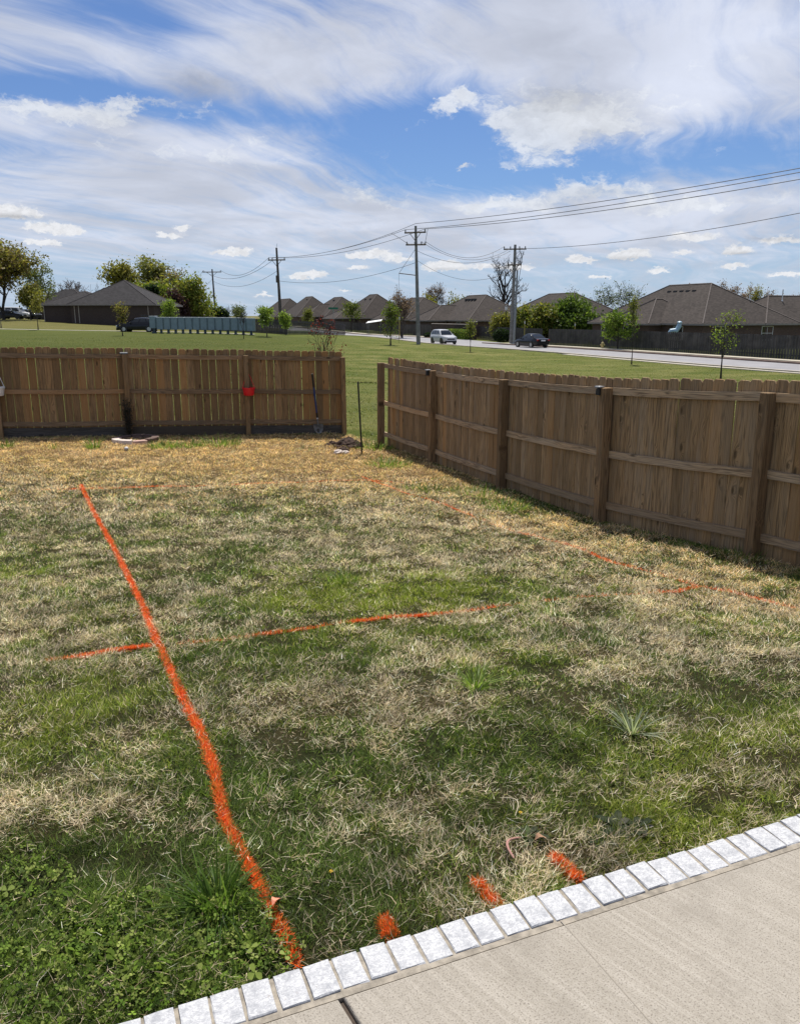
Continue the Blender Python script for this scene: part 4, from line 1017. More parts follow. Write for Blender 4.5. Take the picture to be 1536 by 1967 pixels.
gcl = 'coarse grass clumps in the lawn'
tuft(912, 1322, 130, .20, .0075, .055, GB + [(.28, .38, .08), (.34, .42, .14)], 'tall light green grass clump standing alone in the middle of the lawn', lean=(.05, 1.15), group=gcl)
tuft(1215, 1408, 54, .20, .0105, .035, GG, 'pale grey green clump of broad arching blades on the right of the lawn', lean=(.1, 1.35), bend=(.1, .9), group=gcl)
tuft(420, 1745, 170, .24, .0065, .06, GTD, 'big dark green grass clump beside the thick orange line at lower left', lean=(.1, 1.3), bend=(.1, 1.0), group=gcl)
tuft(350, 1740, 60, .18, .005, .05, GTD, 'low flattened grass clump next to the big dark clump above the clover', lean=(.9, 1.45), bend=(.0, .6), group=gcl)
tuft(657, 1118, 90, .17, .0085, .12, GT, 'small dark grass clump left of the bright yellow green patch', lean=(.1, 1.1), group=gcl)
tuft(180, 863, 70, .30, .016, .11, GB, 'upright green grass clump on dead grass left of the white ball', lean=(.0, .8), group='grass clumps along the left fence')
tuft(14, 860, 45, .20, .015, .12, GB, 'green grass clump at the far left under the white pot', lean=(.0, .9), group='grass clumps along the left fence')
tuft(316, 860, 170, .22, .015, .30, GB, 'wide green grass clump just right of the stone ring', lean=(.0, 1.0), aspect=1.0, group='grass clumps along the left fence')
tuft(366, 858, 120, .20, .015, .24, GB, 'middle green grass clump of the three right of the stone ring', lean=(.0, 1.0), group='grass clumps along the left fence')
tuft(426, 855, 190, .24, .015, .36, GB, 'wide green grass clump below the red pot, right of two others', lean=(.0, 1.0), group='grass clumps along the left fence')
tuft(102, 862, 20, .16, .012, .1, GB, 'sparse green grass sprig left of the upright clump', lean=(.0, .9), group='grass clumps along the left fence')
tuft(745, 893, 260, .18, .013, .42, GB, 'broad green grass clump below the gate post at the fence gap', lean=(.0, 1.0), group='grass clumps along the right fence')
tuft(830, 943, 70, .14, .011, .22, GT, 'dull green grass clump beside the broken orange line', lean=(.1, 1.1), group='grass clumps along the right fence')
tuft(785, 938, 45, .13, .011, .14, GT, 'small round green clump touching the broken orange line', lean=(.1, 1.1), group='grass clumps along the right fence')
tuft(965, 975, 230, .19, .011, .36, GB, 'lush green grass clump in front of the third post of the right fence', lean=(.0, 1.05), group='grass clumps along the right fence')
tuft(912, 950, 190, .18, .011, .36, GB, 'lush green grass clump left of the third post along the right fence', lean=(.0, 1.05), group='grass clumps along the right fence')
tuft(1420, 1072, 120, .15, .009, .22, GT, 'shaded green grass clump at the foot of the nearest fence post', lean=(.0, 1.0), group='grass clumps along the right fence')
tuft(720, 862, 200, .20, .014, .38, GB, 'green grass growing in the gap between stake and gate post', lean=(.0, .9), group='grass clumps along the right fence')
tuft(590, 862, 60, .09, .012, .3, GT, 'low dull green weed patch left of the soil heap', name='weed_patch', cat='weed', lean=(.4, 1.3))

def rosette(px, py, n, L, wd, palette, label, mat_=None, name='broadleaf_weed', cup=.25):
    p = ground_at(px, py); V = []; F = []; C = []
    for k in range(n):
        a = k * 2.4 + rnd.uniform(-.3, .3); l = L * rnd.uniform(.55, 1.1); el = rnd.uniform(.05, .6); ca, sa = math.cos(a), math.sin(a); b = len(V); col = palette[rnd.randrange(len(palette))]
        for i, (f, ww) in enumerate([(0.02, .12), (.3, .55), (.55, 1), (.8, .8), (1.0, .05)]):
            h = l * f * math.cos(el) ; zz = l * f * math.sin(el) * (1 - .55 * f) + .012
            for s_ in (-1, 0, 1):
                o = wd * .5 * ww * s_
                V.append((h * ca - o * sa, h * sa + o * ca, zz + abs(s_) * cup * wd * ww * .5 + rnd.uniform(-.002, .002)))
        for i in range(4):
            for j in range(2):
                q = b + i * 3 + j; F += [(q, q + 1, q + 4), (q, q + 4, q + 3)]; C += [col, col]
    o = link(name, tri_mesh(name, np.array(V), np.array(F), np.array(C) * np.array([[rnd.uniform(.8, 1.2)] for _ in C]), mat_ or M['clover']), None, p[:])
    return tag(o, label, 'weed')
DK = [(.032, .046, .020), (.045, .055, .028), (.022, .036, .014), (.07, .07, .05)]
rosette(1182, 1595, 26, .095, .030, DK, 'dark broadleaf weed lying flat above the white bricks at right')
rosette(1222, 1598, 14, .08, .028, DK + [(.16, .16, .16)], 'smaller shiny dark broadleaf weed right of the flat dark weed')
rosette(1155, 1622, 12, .07, .022, DK, 'small dark weed nearest the bricks below the flat dark weed')
d1 = rosette(1012, 1612, 13, .10, .022, [(.04, .075, .02), (.06, .09, .025), (.05, .06, .03)], 'dandelion weed with dark leaves left of the dark broadleaf weeds', name='dandelion')
# dandelion flowers
def flower(px, py, label, h=.05):
    p = ground_at(px, py); t = thing('dandelion_flower', p[:], label, 'flower', 'yellow flowers in the lawn')
    m = MB(); m.tube([(0, 0, -.01), (.004, .003, h * .6), (.002, 0, h)], .0016, 5); m.build('stalk', M['leaf_stem'] if 'leaf_stem' in M else M['dry_stem'], t)
    m = MB()
    for k in range(16):
        a = k * 2.4; r = .0035 + .0035 * (k / 16); m.add([(.002 * math.cos(a), .002 * math.sin(a), h), (r * math.cos(a - .3), r * math.sin(a - .3), h + .004 - .004 * k / 16), (r * 1.25 * math.cos(a), r * 1.25 * math.sin(a), h + .005 - .006 * k / 16), (r * math.cos(a + .3), r * math.sin(a + .3), h + .004 - .004 * k / 16)], [(0, 1, 2, 3)])
    m.build('petals', M['petal_yellow'], t)
flower(998, 1582, 'yellow dandelion flower above the curved pink stem')
flower(636, 1690, 'tiny yellow flower right of the thick orange line near the bricks', .035)
flower(848, 1238, 'tiny yellow flower in the green patch below the crossing orange line', .035)
tuft(512, 1962, 14, .05, .006, .012, GB, 'tiny green weed sprig growing from the mortar at the patio slab', name='weed_sprig', cat='weed', lean=(.1, 1.0))
# dry stems and leaves
def arc(px0, py0, px1, py1, lift, rad, label, mm, name='straw_stalk'):
    a = ground_at(px0, py0); b = ground_at(px1, py1); side_v = Vector((-(b - a).y, (b - a).x, 0)); pts = []
    for i in range(9):
        f = i / 8; p = a + (b - a) * f + side_v * (.28 * math.sin(math.pi * f)); p.z = gz(p.x, p.y) + .03 + lift * math.sin(math.pi * f); pts.append(p - a)
    m = MB(); m.tube(pts, [rad * (.8 + .4 * math.sin(math.pi * i / 8)) for i in range(9)], 6); o = m.build(name, mm, None, a[:], smooth=True); return tag(o, label, 'stem')
arc(986, 1662, 999, 1622, .015, .0042, 'curved pink dried stem lying in the grass above the painted dashes', M['dry_stem'])
straw_m = mat('pale_straw', (.50, .43, .29), .7)
arc(1340, 1395, 1385, 1405, .02, .002, 'pale straw stalk lying in the grass at far right', straw_m)
arc(960, 1545, 988, 1580, .02, .0018, 'pale straw stalk pointing down at the dandelion', straw_m)
def dryleaf(px, py, L, label, mm, z=.04):
    p = ground_at(px, py); m = MB(); rows = []
    for f, ww in [(0, .06), (.25, .7), (.5, 1), (.75, .7), (1, .05)]:
        rows.append([Vector((L * (f - .5), L * .28 * ww * s_, z + abs(s_) * L * .12 * ww + .01 * math.sin(5 * f))) for s_ in (-1, 0, 1)])
    m.loft(rows, closed=False); o = m.build('dry_leaf', mm, None, p[:], (0, 0, rnd.uniform(0, 3)), smooth=True); return tag(o, label, 'leaf')
dryleaf(1037, 1627, .055, 'curled brown dry leaf beside the dandelion', M['dry_leaf'])
dryleaf(531, 1752, .05, 'pinkish leaf stuck upright beside the end of the thick orange line', mat('pink_leaf', (.75, .27, .16), .7), .045)
# ------------------------------------------------------------------ far board fences (pickets too small to pick apart: joined)
def far_fence(pts, label, h=1.83, pw=.14, seed=1, mats=('far_wood', 'far_wood_b')):
    q = random.Random(seed); p0 = Vector((*pts[0], 0)); root = thing('grey_fence', (p0.x, p0.y, gz(p0.x, p0.y)), label, 'fence'); base = root.location.copy()
    ms = [MB(), MB()]; rm = MB()
    for (ax_, ay_), (bx_, by_) in zip(pts[:-1], pts[1:]):
        d = Vector((bx_ - ax_, by_ - ay_, 0)); Ln = d.length; d.normalize(); nn = Vector((-d.y, d.x, 0)); n = int(Ln / pw)
        for i in range(n):
            s = (i + .5) * Ln / n; x, y = ax_ + d.x * s, ay_ + d.y * s; z0 = gz(x, y) - base.z - .05; c = Vector((x - base.x, y - base.y, 0)); hw = pw * .53; off = nn * (.02 if i % 2 else -.005)
            zt = z0 + h + .05 + q.uniform(-.02, .02)
            a, b = c - d * hw + off, c + d * hw + off; k = .03
            t_ = Vector((0, 0, 1))
            ms[0 if q.random() < .6 else 1].add([a + t_ * z0, b + t_ * z0, b + t_ * (zt - .04), b - d * k + t_ * zt, a + d * k + t_ * zt, a + t_ * (zt - .04)], [(0, 1, 2, 3, 4, 5)])
        m_ = max(1, round(Ln / 2.44))
        for i in range(m_):
            for zr in (.3, 1.0, 1.6):
                s0, s1 = Ln * i / m_, Ln * (i + 1) / m_
                A = Vector((ax_ + d.x * s0, ay_ + d.y * s0, 0)); B = Vector((ax_ + d.x * s1, ay_ + d.y * s1, 0)); A.z, B.z = gz(A.x, A.y) + zr, gz(B.x, B.y) + zr
                A -= base; B -= base; o = nn * -.05
                rm.loft([[A + o + Vector((0, 0, -.045)), A + o + nn * -.035 + Vector((0, 0, -.045)), A + o + nn * -.035 + Vector((0, 0, .045)), A + o + Vector((0, 0, .045))],
                         [B + o + Vector((0, 0, -.045)), B + o + nn * -.035 + Vector((0, 0, -.045)), B + o + nn * -.035 + Vector((0, 0, .045)), B + o + Vector((0, 0, .045))]])
    for k, m_ in enumerate(ms):
        o = m_.build('pickets', M[mats[k]], root); o['kind'] = 'stuff'
    rm.build('rails', M['far_wood_b'], root)['kind'] = 'stuff'
    return root
def rp(t, s): p = road_p(t, s); return (p.x, p.y)
FS = ROAD_W + 5.6
FS = ROAD_W + 4.9
far_fence([rp(-40, FS), rp(t_of(1052, FS), FS)], 'long grey board fence across the road in front of the largest house at right', seed=1)
far_fence([rp(t_of(1040, FS + 1.2), FS + 1.2), rp(t_of(914, FS + 1.0), FS + 1.0)], 'short grey board fence right of the brick pillar, behind lamp and tall pole', seed=2)
far_fence([rp(t_of(828, FS), FS), rp(118, FS)], 'long grey board fence below the row of far roofs, left of the tallest pole', seed=3)
pA, pB = stand(372, 119), stand(548, 106)
pC = stand(560, 122)
far_fence([(stand(255, 112).x, 116), (pA.x, 117), (pB.x, 108), (pB.x + 6, 132)], 'grey board fence behind the row of grey blue mailboxes', seed=4)

# ------------------------------------------------------------------ houses
def hip(mb, x0, x1, y0, y1, ze, pitch, o=.42, shift=(0, 0), flush=None):
    x0 -= o; x1 += o; y0 -= o; y1 += o; w_, d_ = x1 - x0, y1 - y0; m_ = min(w_, d_) / 2; h = m_ * pitch
    if w_ >= d_: r0, r1 = Vector((x0 + m_, (y0 + y1) / 2, ze + h)), Vector((x1 - m_, (y0 + y1) / 2, ze + h))
    else: r0, r1 = Vector(((x0 + x1) / 2, y0 + m_, ze + h)), Vector(((x0 + x1) / 2, y1 - m_, ze + h))
    c = [Vector((x0, y0, ze)), Vector((x1, y0, ze)), Vector((x1, y1, ze)), Vector((x0, y1, ze))]
    if w_ >= d_: fs = [(0, 1, 5, 4), (1, 2, 5), (2, 3, 4, 5), (3, 0, 4)]
    else: fs = [(0, 1, 4), (1, 2, 5, 4), (2, 3, 5), (3, 0, 4, 5)]
    mb.add(c + [r0, r1], fs + [(3, 2, 1, 0)]); return r0, r1, h
def fascia(mb, x0, x1, y0, y1, ze, o=.42, t=.16):
    x0 -= o; x1 += o; y0 -= o; y1 += o; e = .03
    for a in ((x0 - e, x1 + e, y0 - e, y0 - .001), (x0 - e, x1 + e, y1 + .001, y1 + e), (x0 - e, x0 - .001, y0, y1), (x1 + .001, x1 + e, y0, y1)): mb.box(*a, ze - t, ze + .012)
def window(root, x, y, z, w_, h, side):
    """side: 'y0' wall facing -y, 'x0' wall facing -x, 'y1'"""
    rot = {'y0': 0, 'x0': -math.pi / 2, 'x1': math.pi / 2, 'y1': math.pi}[side]
    f = MB(); e = .06
    f.box(-w_ / 2 - e, w_ / 2 + e, -.05, .03, h, h + e); f.box(-w_ / 2 - e, w_ / 2 + e, -.06, .03, -e, 0); f.box(-w_ / 2 - e, -w_ / 2, -.05, .03, 0, h); f.box(w_ / 2, w_ / 2 + e, -.05, .03, 0, h); f.box(-w_ / 2, w_ / 2, -.035, .03, h / 2 - .025, h / 2 + .025); f.box(-.02, .02, -.033, .028, 0, h)
    o = f.build('window', M['frame_w'], root, (x, y, z), (0, 0, rot))
    g = MB(); g.box(-w_ / 2, w_ / 2, -.012, .02, 0, h); g.build('pane', M['glass'], o)
def house(name, corner, rz, blocks, label, wallm, roofm, eave=2.55, pitch=.64, wins=(), vents=(), pipes=(), spouts=(), chimney=None):
    root = thing(name, (corner[0], corner[1], gz(*corner)), label, 'house', None, rz)
    wm, rm, fm = MB(), MB(), MB()
    for b in blocks:
        x0, x1, y0, y1 = b[:4]; e = b[4] if len(b) > 4 else eave; pt = b[5] if len(b) > 5 else pitch
        wm.box(x0, x1, y0, y1, -1.2, e - .17); hip(rm, x0, x1, y0, y1, e, pt); fascia(fm, x0, x1, y0, y1, e)
    wm.build('wall', M[wallm], root); rf = rm.build('roof', M[roofm], root)
    rc = MB()
    for k in range(0, len(rm.v), 6):
        q6 = [Vector(p_) + Vector((0, 0, .015)) for p_ in rm.v[k:k + 6]]; wide = abs(q6[4].y - q6[5].y) < 1e-6
        for a_, b_ in ([(0, 4), (3, 4), (1, 5), (2, 5), (4, 5)] if wide else [(0, 4), (1, 4), (2, 5), (3, 5), (4, 5)]):
            if (q6[a_] - q6[b_]).length > .1: rc.tube([q6[a_], q6[b_]], .075, 4)
    rc.build('ridge_caps', M['ridge'], rf)['kind'] = 'stuff'; fm.build('fascia', M['gutter'], root)
    for w_ in wins: window(root, *w_)
    for (x, y, z, s) in vents:
        m = MB(); m.loft([[Vector((x - .28 * s, y - .22, z - .1)), Vector((x + .28 * s, y - .22, z - .1)), Vector((x + .28 * s, y + .22, z - .1)), Vector((x - .28 * s, y + .22, z - .1))], [Vector((x - .22 * s, y - .16, z + .22)), Vector((x + .22 * s, y - .16, z + .22)), Vector((x + .22 * s, y + .16, z + .22)), Vector((x - .22 * s, y + .16, z + .22))]]); m.build('roof_vent', M['vent'], rf)
    for (x, y, z, h) in pipes:
        m = MB(); m.tube([(x, y, z - .2), (x, y, z + h)], .06, 6); m.lathe([(.12, z - .02), (.07, z + .10)], 8, Matrix.Translation((x, y, 0))); m.build('vent_pipe', M['pipe_w'], rf)
    for (x, y) in spouts:
        m = MB(); m.box(x - .05, x + .05, y - .09, y - .01, -.2, eave - .2); m.build('downspout', M['trim'], root)
    return root
RZ = math.atan2(ROAD_D.y, ROAD_D.x)
def along_house(px, depth): p = stand(px, depth); return (p.x, depth)
Lh, Wh = 18.6, 12.0
# largest house at right: long side along the road, a wing to the right
def rowhouse(px, y, label, L=Lh, extra=(), eave=2.5, pitch=.64, **k):
    c = along_house(px, y)
    return house('brick_house', c, RZ, [(0, L, -Wh, 0, eave, pitch)] + list(extra), label, 'brick_brown', 'shingle', eave, pitch, **k)
h1 = rowhouse(1345, 81, 'largest brown roofed brick house at right, with a long low wing and white vent pipes', extra=[(-.03, 8.0, -36, -8.0, 2.5, .64), (6.2, 13.2, -6.2, 1.6, 2.46, .66)],
   wins=[(-.03, -14.5, .9, 1.5, 1.3, 'x0'), (-.03, -18.6, .9, 1.5, 1.3, 'x0'), (-.03, -23, 1.1, .9, 1.0, 'x0'), (-.0, -2.2, .8, 1.2, 1.4, 'x0'), (0, -8.3, .9, 1.4, 1.3, 'x0'), (16, 0, .9, 1.4, 1.3, 'y1'), (3.5, 0, .9, 1.3, 1.3, 'y1'), (9.6, 1.6, .9, 1.5, 1.3, 'y1')],
   vents=[(7.2, -4.9, 5.75, 1), (8.2, -4.9, 5.75, 1), (9.2, -4.9, 5.75, 1), (10.2, -4.9, 5.75, 1), (11.2, -4.9, 5.75, 1), (13.6, -5.6, 5.65, 1)],
   pipes=[(1.3, -14.2, 3.6, .5), (1.0, -18.8, 3.4, 1.1), (2.0, -15.2, 4.05, .6), (3.2, -13.2, 4.8, 1.2), (3.3, -8.8, 4.9, .6)])
rowhouse(1073, 107, 'brown roofed house half hidden behind green bushes, left of the largest house', pitch=.60)
rowhouse(901, 131, 'brown roofed house with four roof vents in line, behind the white car', extra=[(8.5, 16.0, -9, 3.2, 2.46, .60)],
   vents=[(7.4, -4.6, 5.8, 1), (8.5, -4.6, 5.8, 1), (9.6, -4.6, 5.8, 1), (10.7, -4.6, 5.8, 1)], pipes=[(2.2, -8, 3.8, .5)], wins=[(4, 0, .9, 1.4, 1.3, 'y1')])
rowhouse(781, 156, 'brown roofed house right behind the tall utility pole and bare pinkish tree', pitch=.66, vents=[(7, -5, 5.9, 1)])
rowhouse(693, 177, 'steep brown roofed house behind the white canopy, left of the tall utility pole', L=17, pitch=.80, vents=[(6.6, -4.6, 6.5, 1.4), (10, -4.6, 6.5, 1.2)], pipes=[(2.5, -6, 4.1, .5)], extra=[(3, 12, -8, 4.5, 2.46, .55)])
rowhouse(627, 202, 'brown roofed house behind the street sign, with a pale ridge vent', pitch=.74, vents=[(9, -4.8, 6.4, 1.5)], extra=[(5, 13, -8, 3, 2.46, .7)])
rowhouse(572, 226, 'small looking brown roofed house behind the road bend, left of the street sign', pitch=.84, vents=[(8, -5, 7, 1)])
rowhouse(531, 252, 'farthest brown roofed house, low behind the leaning pole and bright green sapling', pitch=.86, L=24)
# dark brick house on the left lawn
c = along_house(78, 126)
k_ = 126 * .978 / FPX
lx = lambda px: (px - 78) * k_
house('dark_brick_house', c, R(0), [(lx(82), lx(200), .8, 11, 2.55, .40), (lx(143), lx(300), -.9, 12, 2.55, .56), (lx(285), lx(312), 3.0, 10, 2.45, .5)], 'dark brick house with charcoal hip roof standing on the left lawn', 'brick_dark', 'shingle_dark', 2.55, .5,
   wins=[(lx(306), 3.0, .95, .5, 1.2, 'y0')], spouts=[(lx(83), .8), (lx(158), -.9), (lx(289), -.9), (lx(150), -.9)], pipes=[(lx(205), 2.2, 4.0, .5)])
house('dark_roofed_house', along_house(62, 165), R(0), [(0, 12, 0, 10, 2.6, .62), (10, 17, 2, 10, 2.6, .5)], 'dark roofed house peeking out behind the dark brick house at far left', 'brick_dark', 'shingle_dark')
house('dark_roofed_house', along_house(150, 172), R(0), [(0, 9, 0, 9, 3.2, .75)], 'dark roofed house whose peak shows behind the dark brick house ridge', 'brick_dark', 'shingle_dark')
# small grey shed / garage
c = along_house(366, 150); house('grey_shed', c, R(0), [(0, 4.0, 1, 5, 2.1, .42), (1.2, 6.0, 0, 5, 1.75, .3)], 'small grey shed with shallow roof behind the mailbox fence', 'gutter', 'gutter', 2.0, .4)

# ------------------------------------------------------------------ mailbox cabinets
mz = []
cab = MB(); cab.bevbox(-.37, .37, -.24, .24, .42, 1.62, .015); cab_me = cab.mesh('cabinet', M['mail'])
cap = MB(); cap.bevbox(-.385, .385, -.255, .255, 1.621, 1.665, .012); cap_me = cap.mesh('cabinet_lid', M['mail_lid'])
bk = MB(); bk.box(-.335, .335, -.247, -.2415, .47, 1.57); bk_me = bk.mesh('back_panel', M['mail'])
pd = MB(); pd.box(-.10, .10, -.09, .09, -.3, .419); pd.box(-.2, .2, -.16, .16, -.3, .04); pd_me = pd.mesh('pedestal', M['mail_dark'])
seam_m = MB(); seam_m.box(-.369, -.350, -.246, -.2405, .44, 1.6); seam_me = seam_m.mesh('side_trim', M['mail_dark'])
ordn = ['leftmost', 'second from left', 'third from left', 'fourth from left', 'fifth from left', 'sixth from left', 'seventh from left', 'seventh from right', 'sixth from right', 'fifth from right', 'fourth from right', 'third from right', 'second from right', 'rightmost']
PL, PR = Vector((along_house(297, 86.5)[0], 86.5, 0)), Vector((along_house(483, 82)[0], 82, 0))
for i in range(14):
    f = i / 13; p = PL.lerp(PR, f); p.z = gz(p.x, p.y) + (0.12 if i == 0 else 0)
    d = PR - PL
    t = thing('mailbox_cabinet', p[:], 'grey blue metal mailbox cabinet on pedestal, %s of the row on the grass' % ordn[i], 'mailbox', 'row of mailbox cabinets on the grass', math.atan2(d.y, d.x) + (.10 if 1 <= i <= 4 else .0))
    link('cabinet', cab_me, t); link('cabinet_lid', cap_me, t); link('pedestal', pd_me, t); link('back_panel', bk_me, t); link('side_trim', seam_me, t)

# ------------------------------------------------------------------ vehicles
def wheel(root, x, y, r, w_=.21):
    t = MB(); t.lathe([(r * .62, -w_ / 2), (r * .93, -w_ / 2), (r, -w_ * .32), (r, w_ * .32), (r * .93, w_ / 2), (r * .62, w_ / 2)], 20, Matrix.Rotation(R(90), 4, 'X'))
    o = t.build('wheel', M['tyre'], root, (x, y, r), smooth=True)
    sgn = 1 if y > 0 else -1; m = MB()
    for k in range(7):
        a = 2 * math.pi * k / 7; ca, sa = math.cos(a), math.sin(a); b = .03
        m.add([(ca * .04 - sa * b, sgn * w_ * .46, sa * .04 + ca * b), (ca * .04 + sa * b, sgn * w_ * .46, sa * .04 - ca * b), (ca * r * .62 + sa * b, sgn * w_ * .42, sa * r * .62 - ca * b), (ca * r * .62 - sa * b, sgn * w_ * .42, sa * r * .62 + ca * b)], [(0, 1, 2, 3)])
    m.lathe([(0, -.01), (r * .16, -.005), (r * .16, .005), (0, .012)], 10, Matrix.Translation((0, sgn * w_ * .46, 0)) @ Matrix.Rotation(R(90), 4, 'X'))
    m.lathe([(r * .56, 0), (r * .64, .015), (r * .64, -.03)], 20, Matrix.Translation((0, sgn * w_ * .42, 0)) @ Matrix.Rotation(R(90), 4, 'X'))
    m.build('rim', M['rim'], o)
    m = MB(); m.lathe([(0, 0), (r * .62, 0), (r * .62, .01), (0, .01)], 16, Matrix.Translation((0, sgn * w_ * .3, 0)) @ Matrix.Rotation(R(90), 4, 'X')); m.build('brake_disc', M['vent'], o)
def car(name, loc, rz, label, bodym, st, gh, wheels, W_=1.8, wr=.33, kind='sedan'):
    """st: stations (x, z_low, z_belt, half width factor); gh: greenhouse stations (x_belt, x_roof, z_roof)"""
    root = thing(name, loc, label, 'car', None, rz)
    hw = W_ / 2
    body = MB(); rings = []
    for (x, zl, zb, wf) in st:
        w_ = hw * wf; rings.append([Vector((x, yy, zz)) for yy, zz in [(-w_ * .86, zl), (-w_ * .97, zl + .08), (-w_, (zl + zb) / 2), (-w_ * .975, zb - .10), (-w_ * .90, zb - .015), (-w_ * .5, zb + .012), (0, zb + .02), (w_ * .5, zb + .012), (w_ * .90, zb - .015), (w_ * .975, zb - .10), (w_, (zl + zb) / 2), (w_ * .97, zl + .08), (w_ * .86, zl)]])
    body.loft(rings); body.build('body', M[bodym], root, smooth=True)
    # greenhouse: pillars and roof in body colour, glass panes proud of it
    b0x, r0x, r1x, b1x, zb0, zb1, zr = gh; bw, rw = hw * .90, hw * .68
    def at(f, g):
        """f along 0 front ..1 rear, g height 0 belt..1 roof"""
        return b0x + (b1x - b0x) * f, r0x + (r1x - r0x) * f
    cabm = MB(); N = 8; rings = []
    for i in range(N + 1):
        f = i / N; xb, xr = at(f, 0); zb = zb0 + (zb1 - zb0) * f; crown = zr - .05 * (2 * f - 1) ** 2
        if i in (0, N): pass
        rings.append([Vector((xb, -bw, zb - .03)), Vector((xb * .45 + xr * .55, -(bw * .5 + rw * .5) * 1.02, (zb + crown) / 2)), Vector((xr, -rw, crown - .05)), Vector((xr, -rw * .8, crown - .005)), Vector((xr, 0, crown + .015)), Vector((xr, rw * .8, crown - .005)), Vector((xr, rw, crown - .05)), Vector((xb * .45 + xr * .55, (bw * .5 + rw * .5) * 1.02, (zb + crown) / 2)), Vector((xb, bw, zb - .03))])
    cabm.loft(rings); cabm.build('roof', M[bodym], root, smooth=True)
    def side_pt(f, g, s, out=.012):
        xb, xr = at(f, 0); zb = zb0 + (zb1 - zb0) * f; crown = zr - .05 * (2 * f - 1) ** 2 - .05
        a = Vector((xb, s * bw, zb - .03)); m_ = Vector((xb * .45 + xr * .55, s * (bw * .5 + rw * .5) * 1.02, (zb + crown + .05) / 2)); c_ = Vector((xr, s * rw, crown))
        p = a.lerp(m_, g * 2) if g < .5 else m_.lerp(c_, g * 2 - 1); p.y += s * out; return p
    for s in (-1, 1):
        for (f0, f1) in ((.10, .45), (.50, .88)) if kind == 'sedan' else ((.10, .38), (.42, .68), (.72, .93)):
            m = MB(); vs = [side_pt(f0, .16, s), side_pt(f1, .16, s), side_pt(f1, .5, s), side_pt(f1, .86, s), side_pt(f0, .86, s), side_pt(f0, .5, s)]; m.add(vs, [(0, 1, 2, 5), (5, 2, 3, 4)]); m.build('side_window', M['glass'], root)
    for (x0, xr_, zb, nm, sg) in ((b0x, r0x, zb0, 'windshield', 1), (b1x, r1x, zb1, 'rear_window', -1)):
        crown = zr - .05; o = Vector((sg * .015, 0, .01)); m = MB()
        lo, hi = .10, .90
        def wp(g, yy): return Vector((x0 + (xr_ - x0) * g * (1.0), yy * (bw + (rw - bw) * g) * .88, zb + (crown - zb) * g)) + o * 1.4
        mid = Vector((sg * .02, 0, .012))
        m.add([wp(lo, -1), wp(lo, 1), wp(.5, 1) + mid, wp(hi, 1), wp(hi, -1), wp(.5, -1) + mid], [(0, 1, 2, 5), (5, 2, 3, 4)]); m.build(nm, M['glass'], root)
    for (x, y) in [(wheels[0], 1), (wheels[0], -1), (wheels[1], 1), (wheels[1], -1)]:
        wheel(root, x, y * (hw - .10), wr)
        a = MB(); a.lathe([(wr * 1.02, -.015), (wr * 1.16, -.015), (wr * 1.16, .02), (wr * 1.02, .02)], 16, Matrix.Translation((x, y * (hw - .012), wr)) @ Matrix.Rotation(R(90), 4, 'X')); a.build('wheel_arch', M['black_plastic'], root)
        a = MB(); a.lathe([(0, 0), (wr * 1.03, 0), (wr * 1.03, .012), (0, .012)], 16, Matrix.Translation((x, y * (hw - .008), wr)) @ Matrix.Rotation(R(90), 4, 'X')); a.build('wheel_well', M['vent'], root)
    xf, xr2 = st[0][0], st[-1][0]; zb = st[1][2]; zt = st[-2][2]
    for s in (-1, 1):
        m = MB(); m.bevbox(-.16, .10, -.15, .15, -.07, .08, .02, Matrix.Translation((xf - .10, s * hw * .66, zb - .15)) @ Matrix.Rotation(R(-s * 22), 4, 'Z')); m.build('headlight', M['lens'], root)
        m = MB(); m.bevbox(-.08, .06, -.17, .17, -.08, .08, .02, Matrix.Translation((xr2 + .055, s * hw * .68, zt - .17)) @ Matrix.Rotation(R(s * 18), 4, 'Z')); m.build('taillight', M['red_lens'], root)
        m = MB(); m.bevbox(-.07, .07, -.10, .10, -.06, .07, .02, Matrix.Translation((b0x - .42, s * (hw + .06), zb0 + .06))); m.build('mirror', M[bodym], root)
    m = MB(); m.box(xf - .04, xf + .012, -hw * .55, hw * .55, .52, .66); m.build('grille', M['vent'], root)
    m = MB(); m.bevbox(xf - .10, xf + .02, -hw * .82, hw * .82, .20, .42, .03); m.build('front_bumper', M['black_plastic'], root)
    m = MB(); m.box(xr2 - .015, xr2 + .02, -.26, .26, zt - .28, zt - .14); m.build('number_plate', M['pipe_w'], root)
    return root
def sedan(name, px, py, hd, label, bodym, sc=1.0):
    p = ground_at(px, py); p.z += .015
    return car(name, p[:], hd, label, bodym, [(2.36, .30, .58, .72), (2.22, .22, .70, .90), (1.5, .20, .86, .99), (.85, .19, .93, 1.0), (-.2, .19, .95, 1.0), (-1.4, .20, .98, 1.0), (-2.1, .24, .99, .93), (-2.36, .36, .90, .80)],
               (1.05, .25, -.85, -1.62, .90, .96, 1.45), (1.42, -1.38), 1.82, .33)
HD = math.atan2(ROAD_D.y, ROAD_D.x)
sedan('sedan_car', 1020, 667.5, HD, 'black sedan driving away on the road at right', 'car_black')
p = ground_at(851, 660.5); p.z += .015
car('suv_car', p[:], HD + math.pi, 'silver white compact SUV driving towards us on the road', 'car_silver', [(2.20, .38, .74, .74), (2.05, .28, .90, .92), (1.3, .26, 1.02, 1.0), (.7, .25, 1.06, 1.0), (-1.0, .25, 1.08, 1.0), (-1.9, .27, 1.08, .97), (-2.18, .40, 1.0, .86)],
    (1.05, .30, -1.75, -2.08, 1.03, 1.06, 1.70), (1.36, -1.30), 1.82, .36, 'suv')
p = ground_at(268, 637.5); 
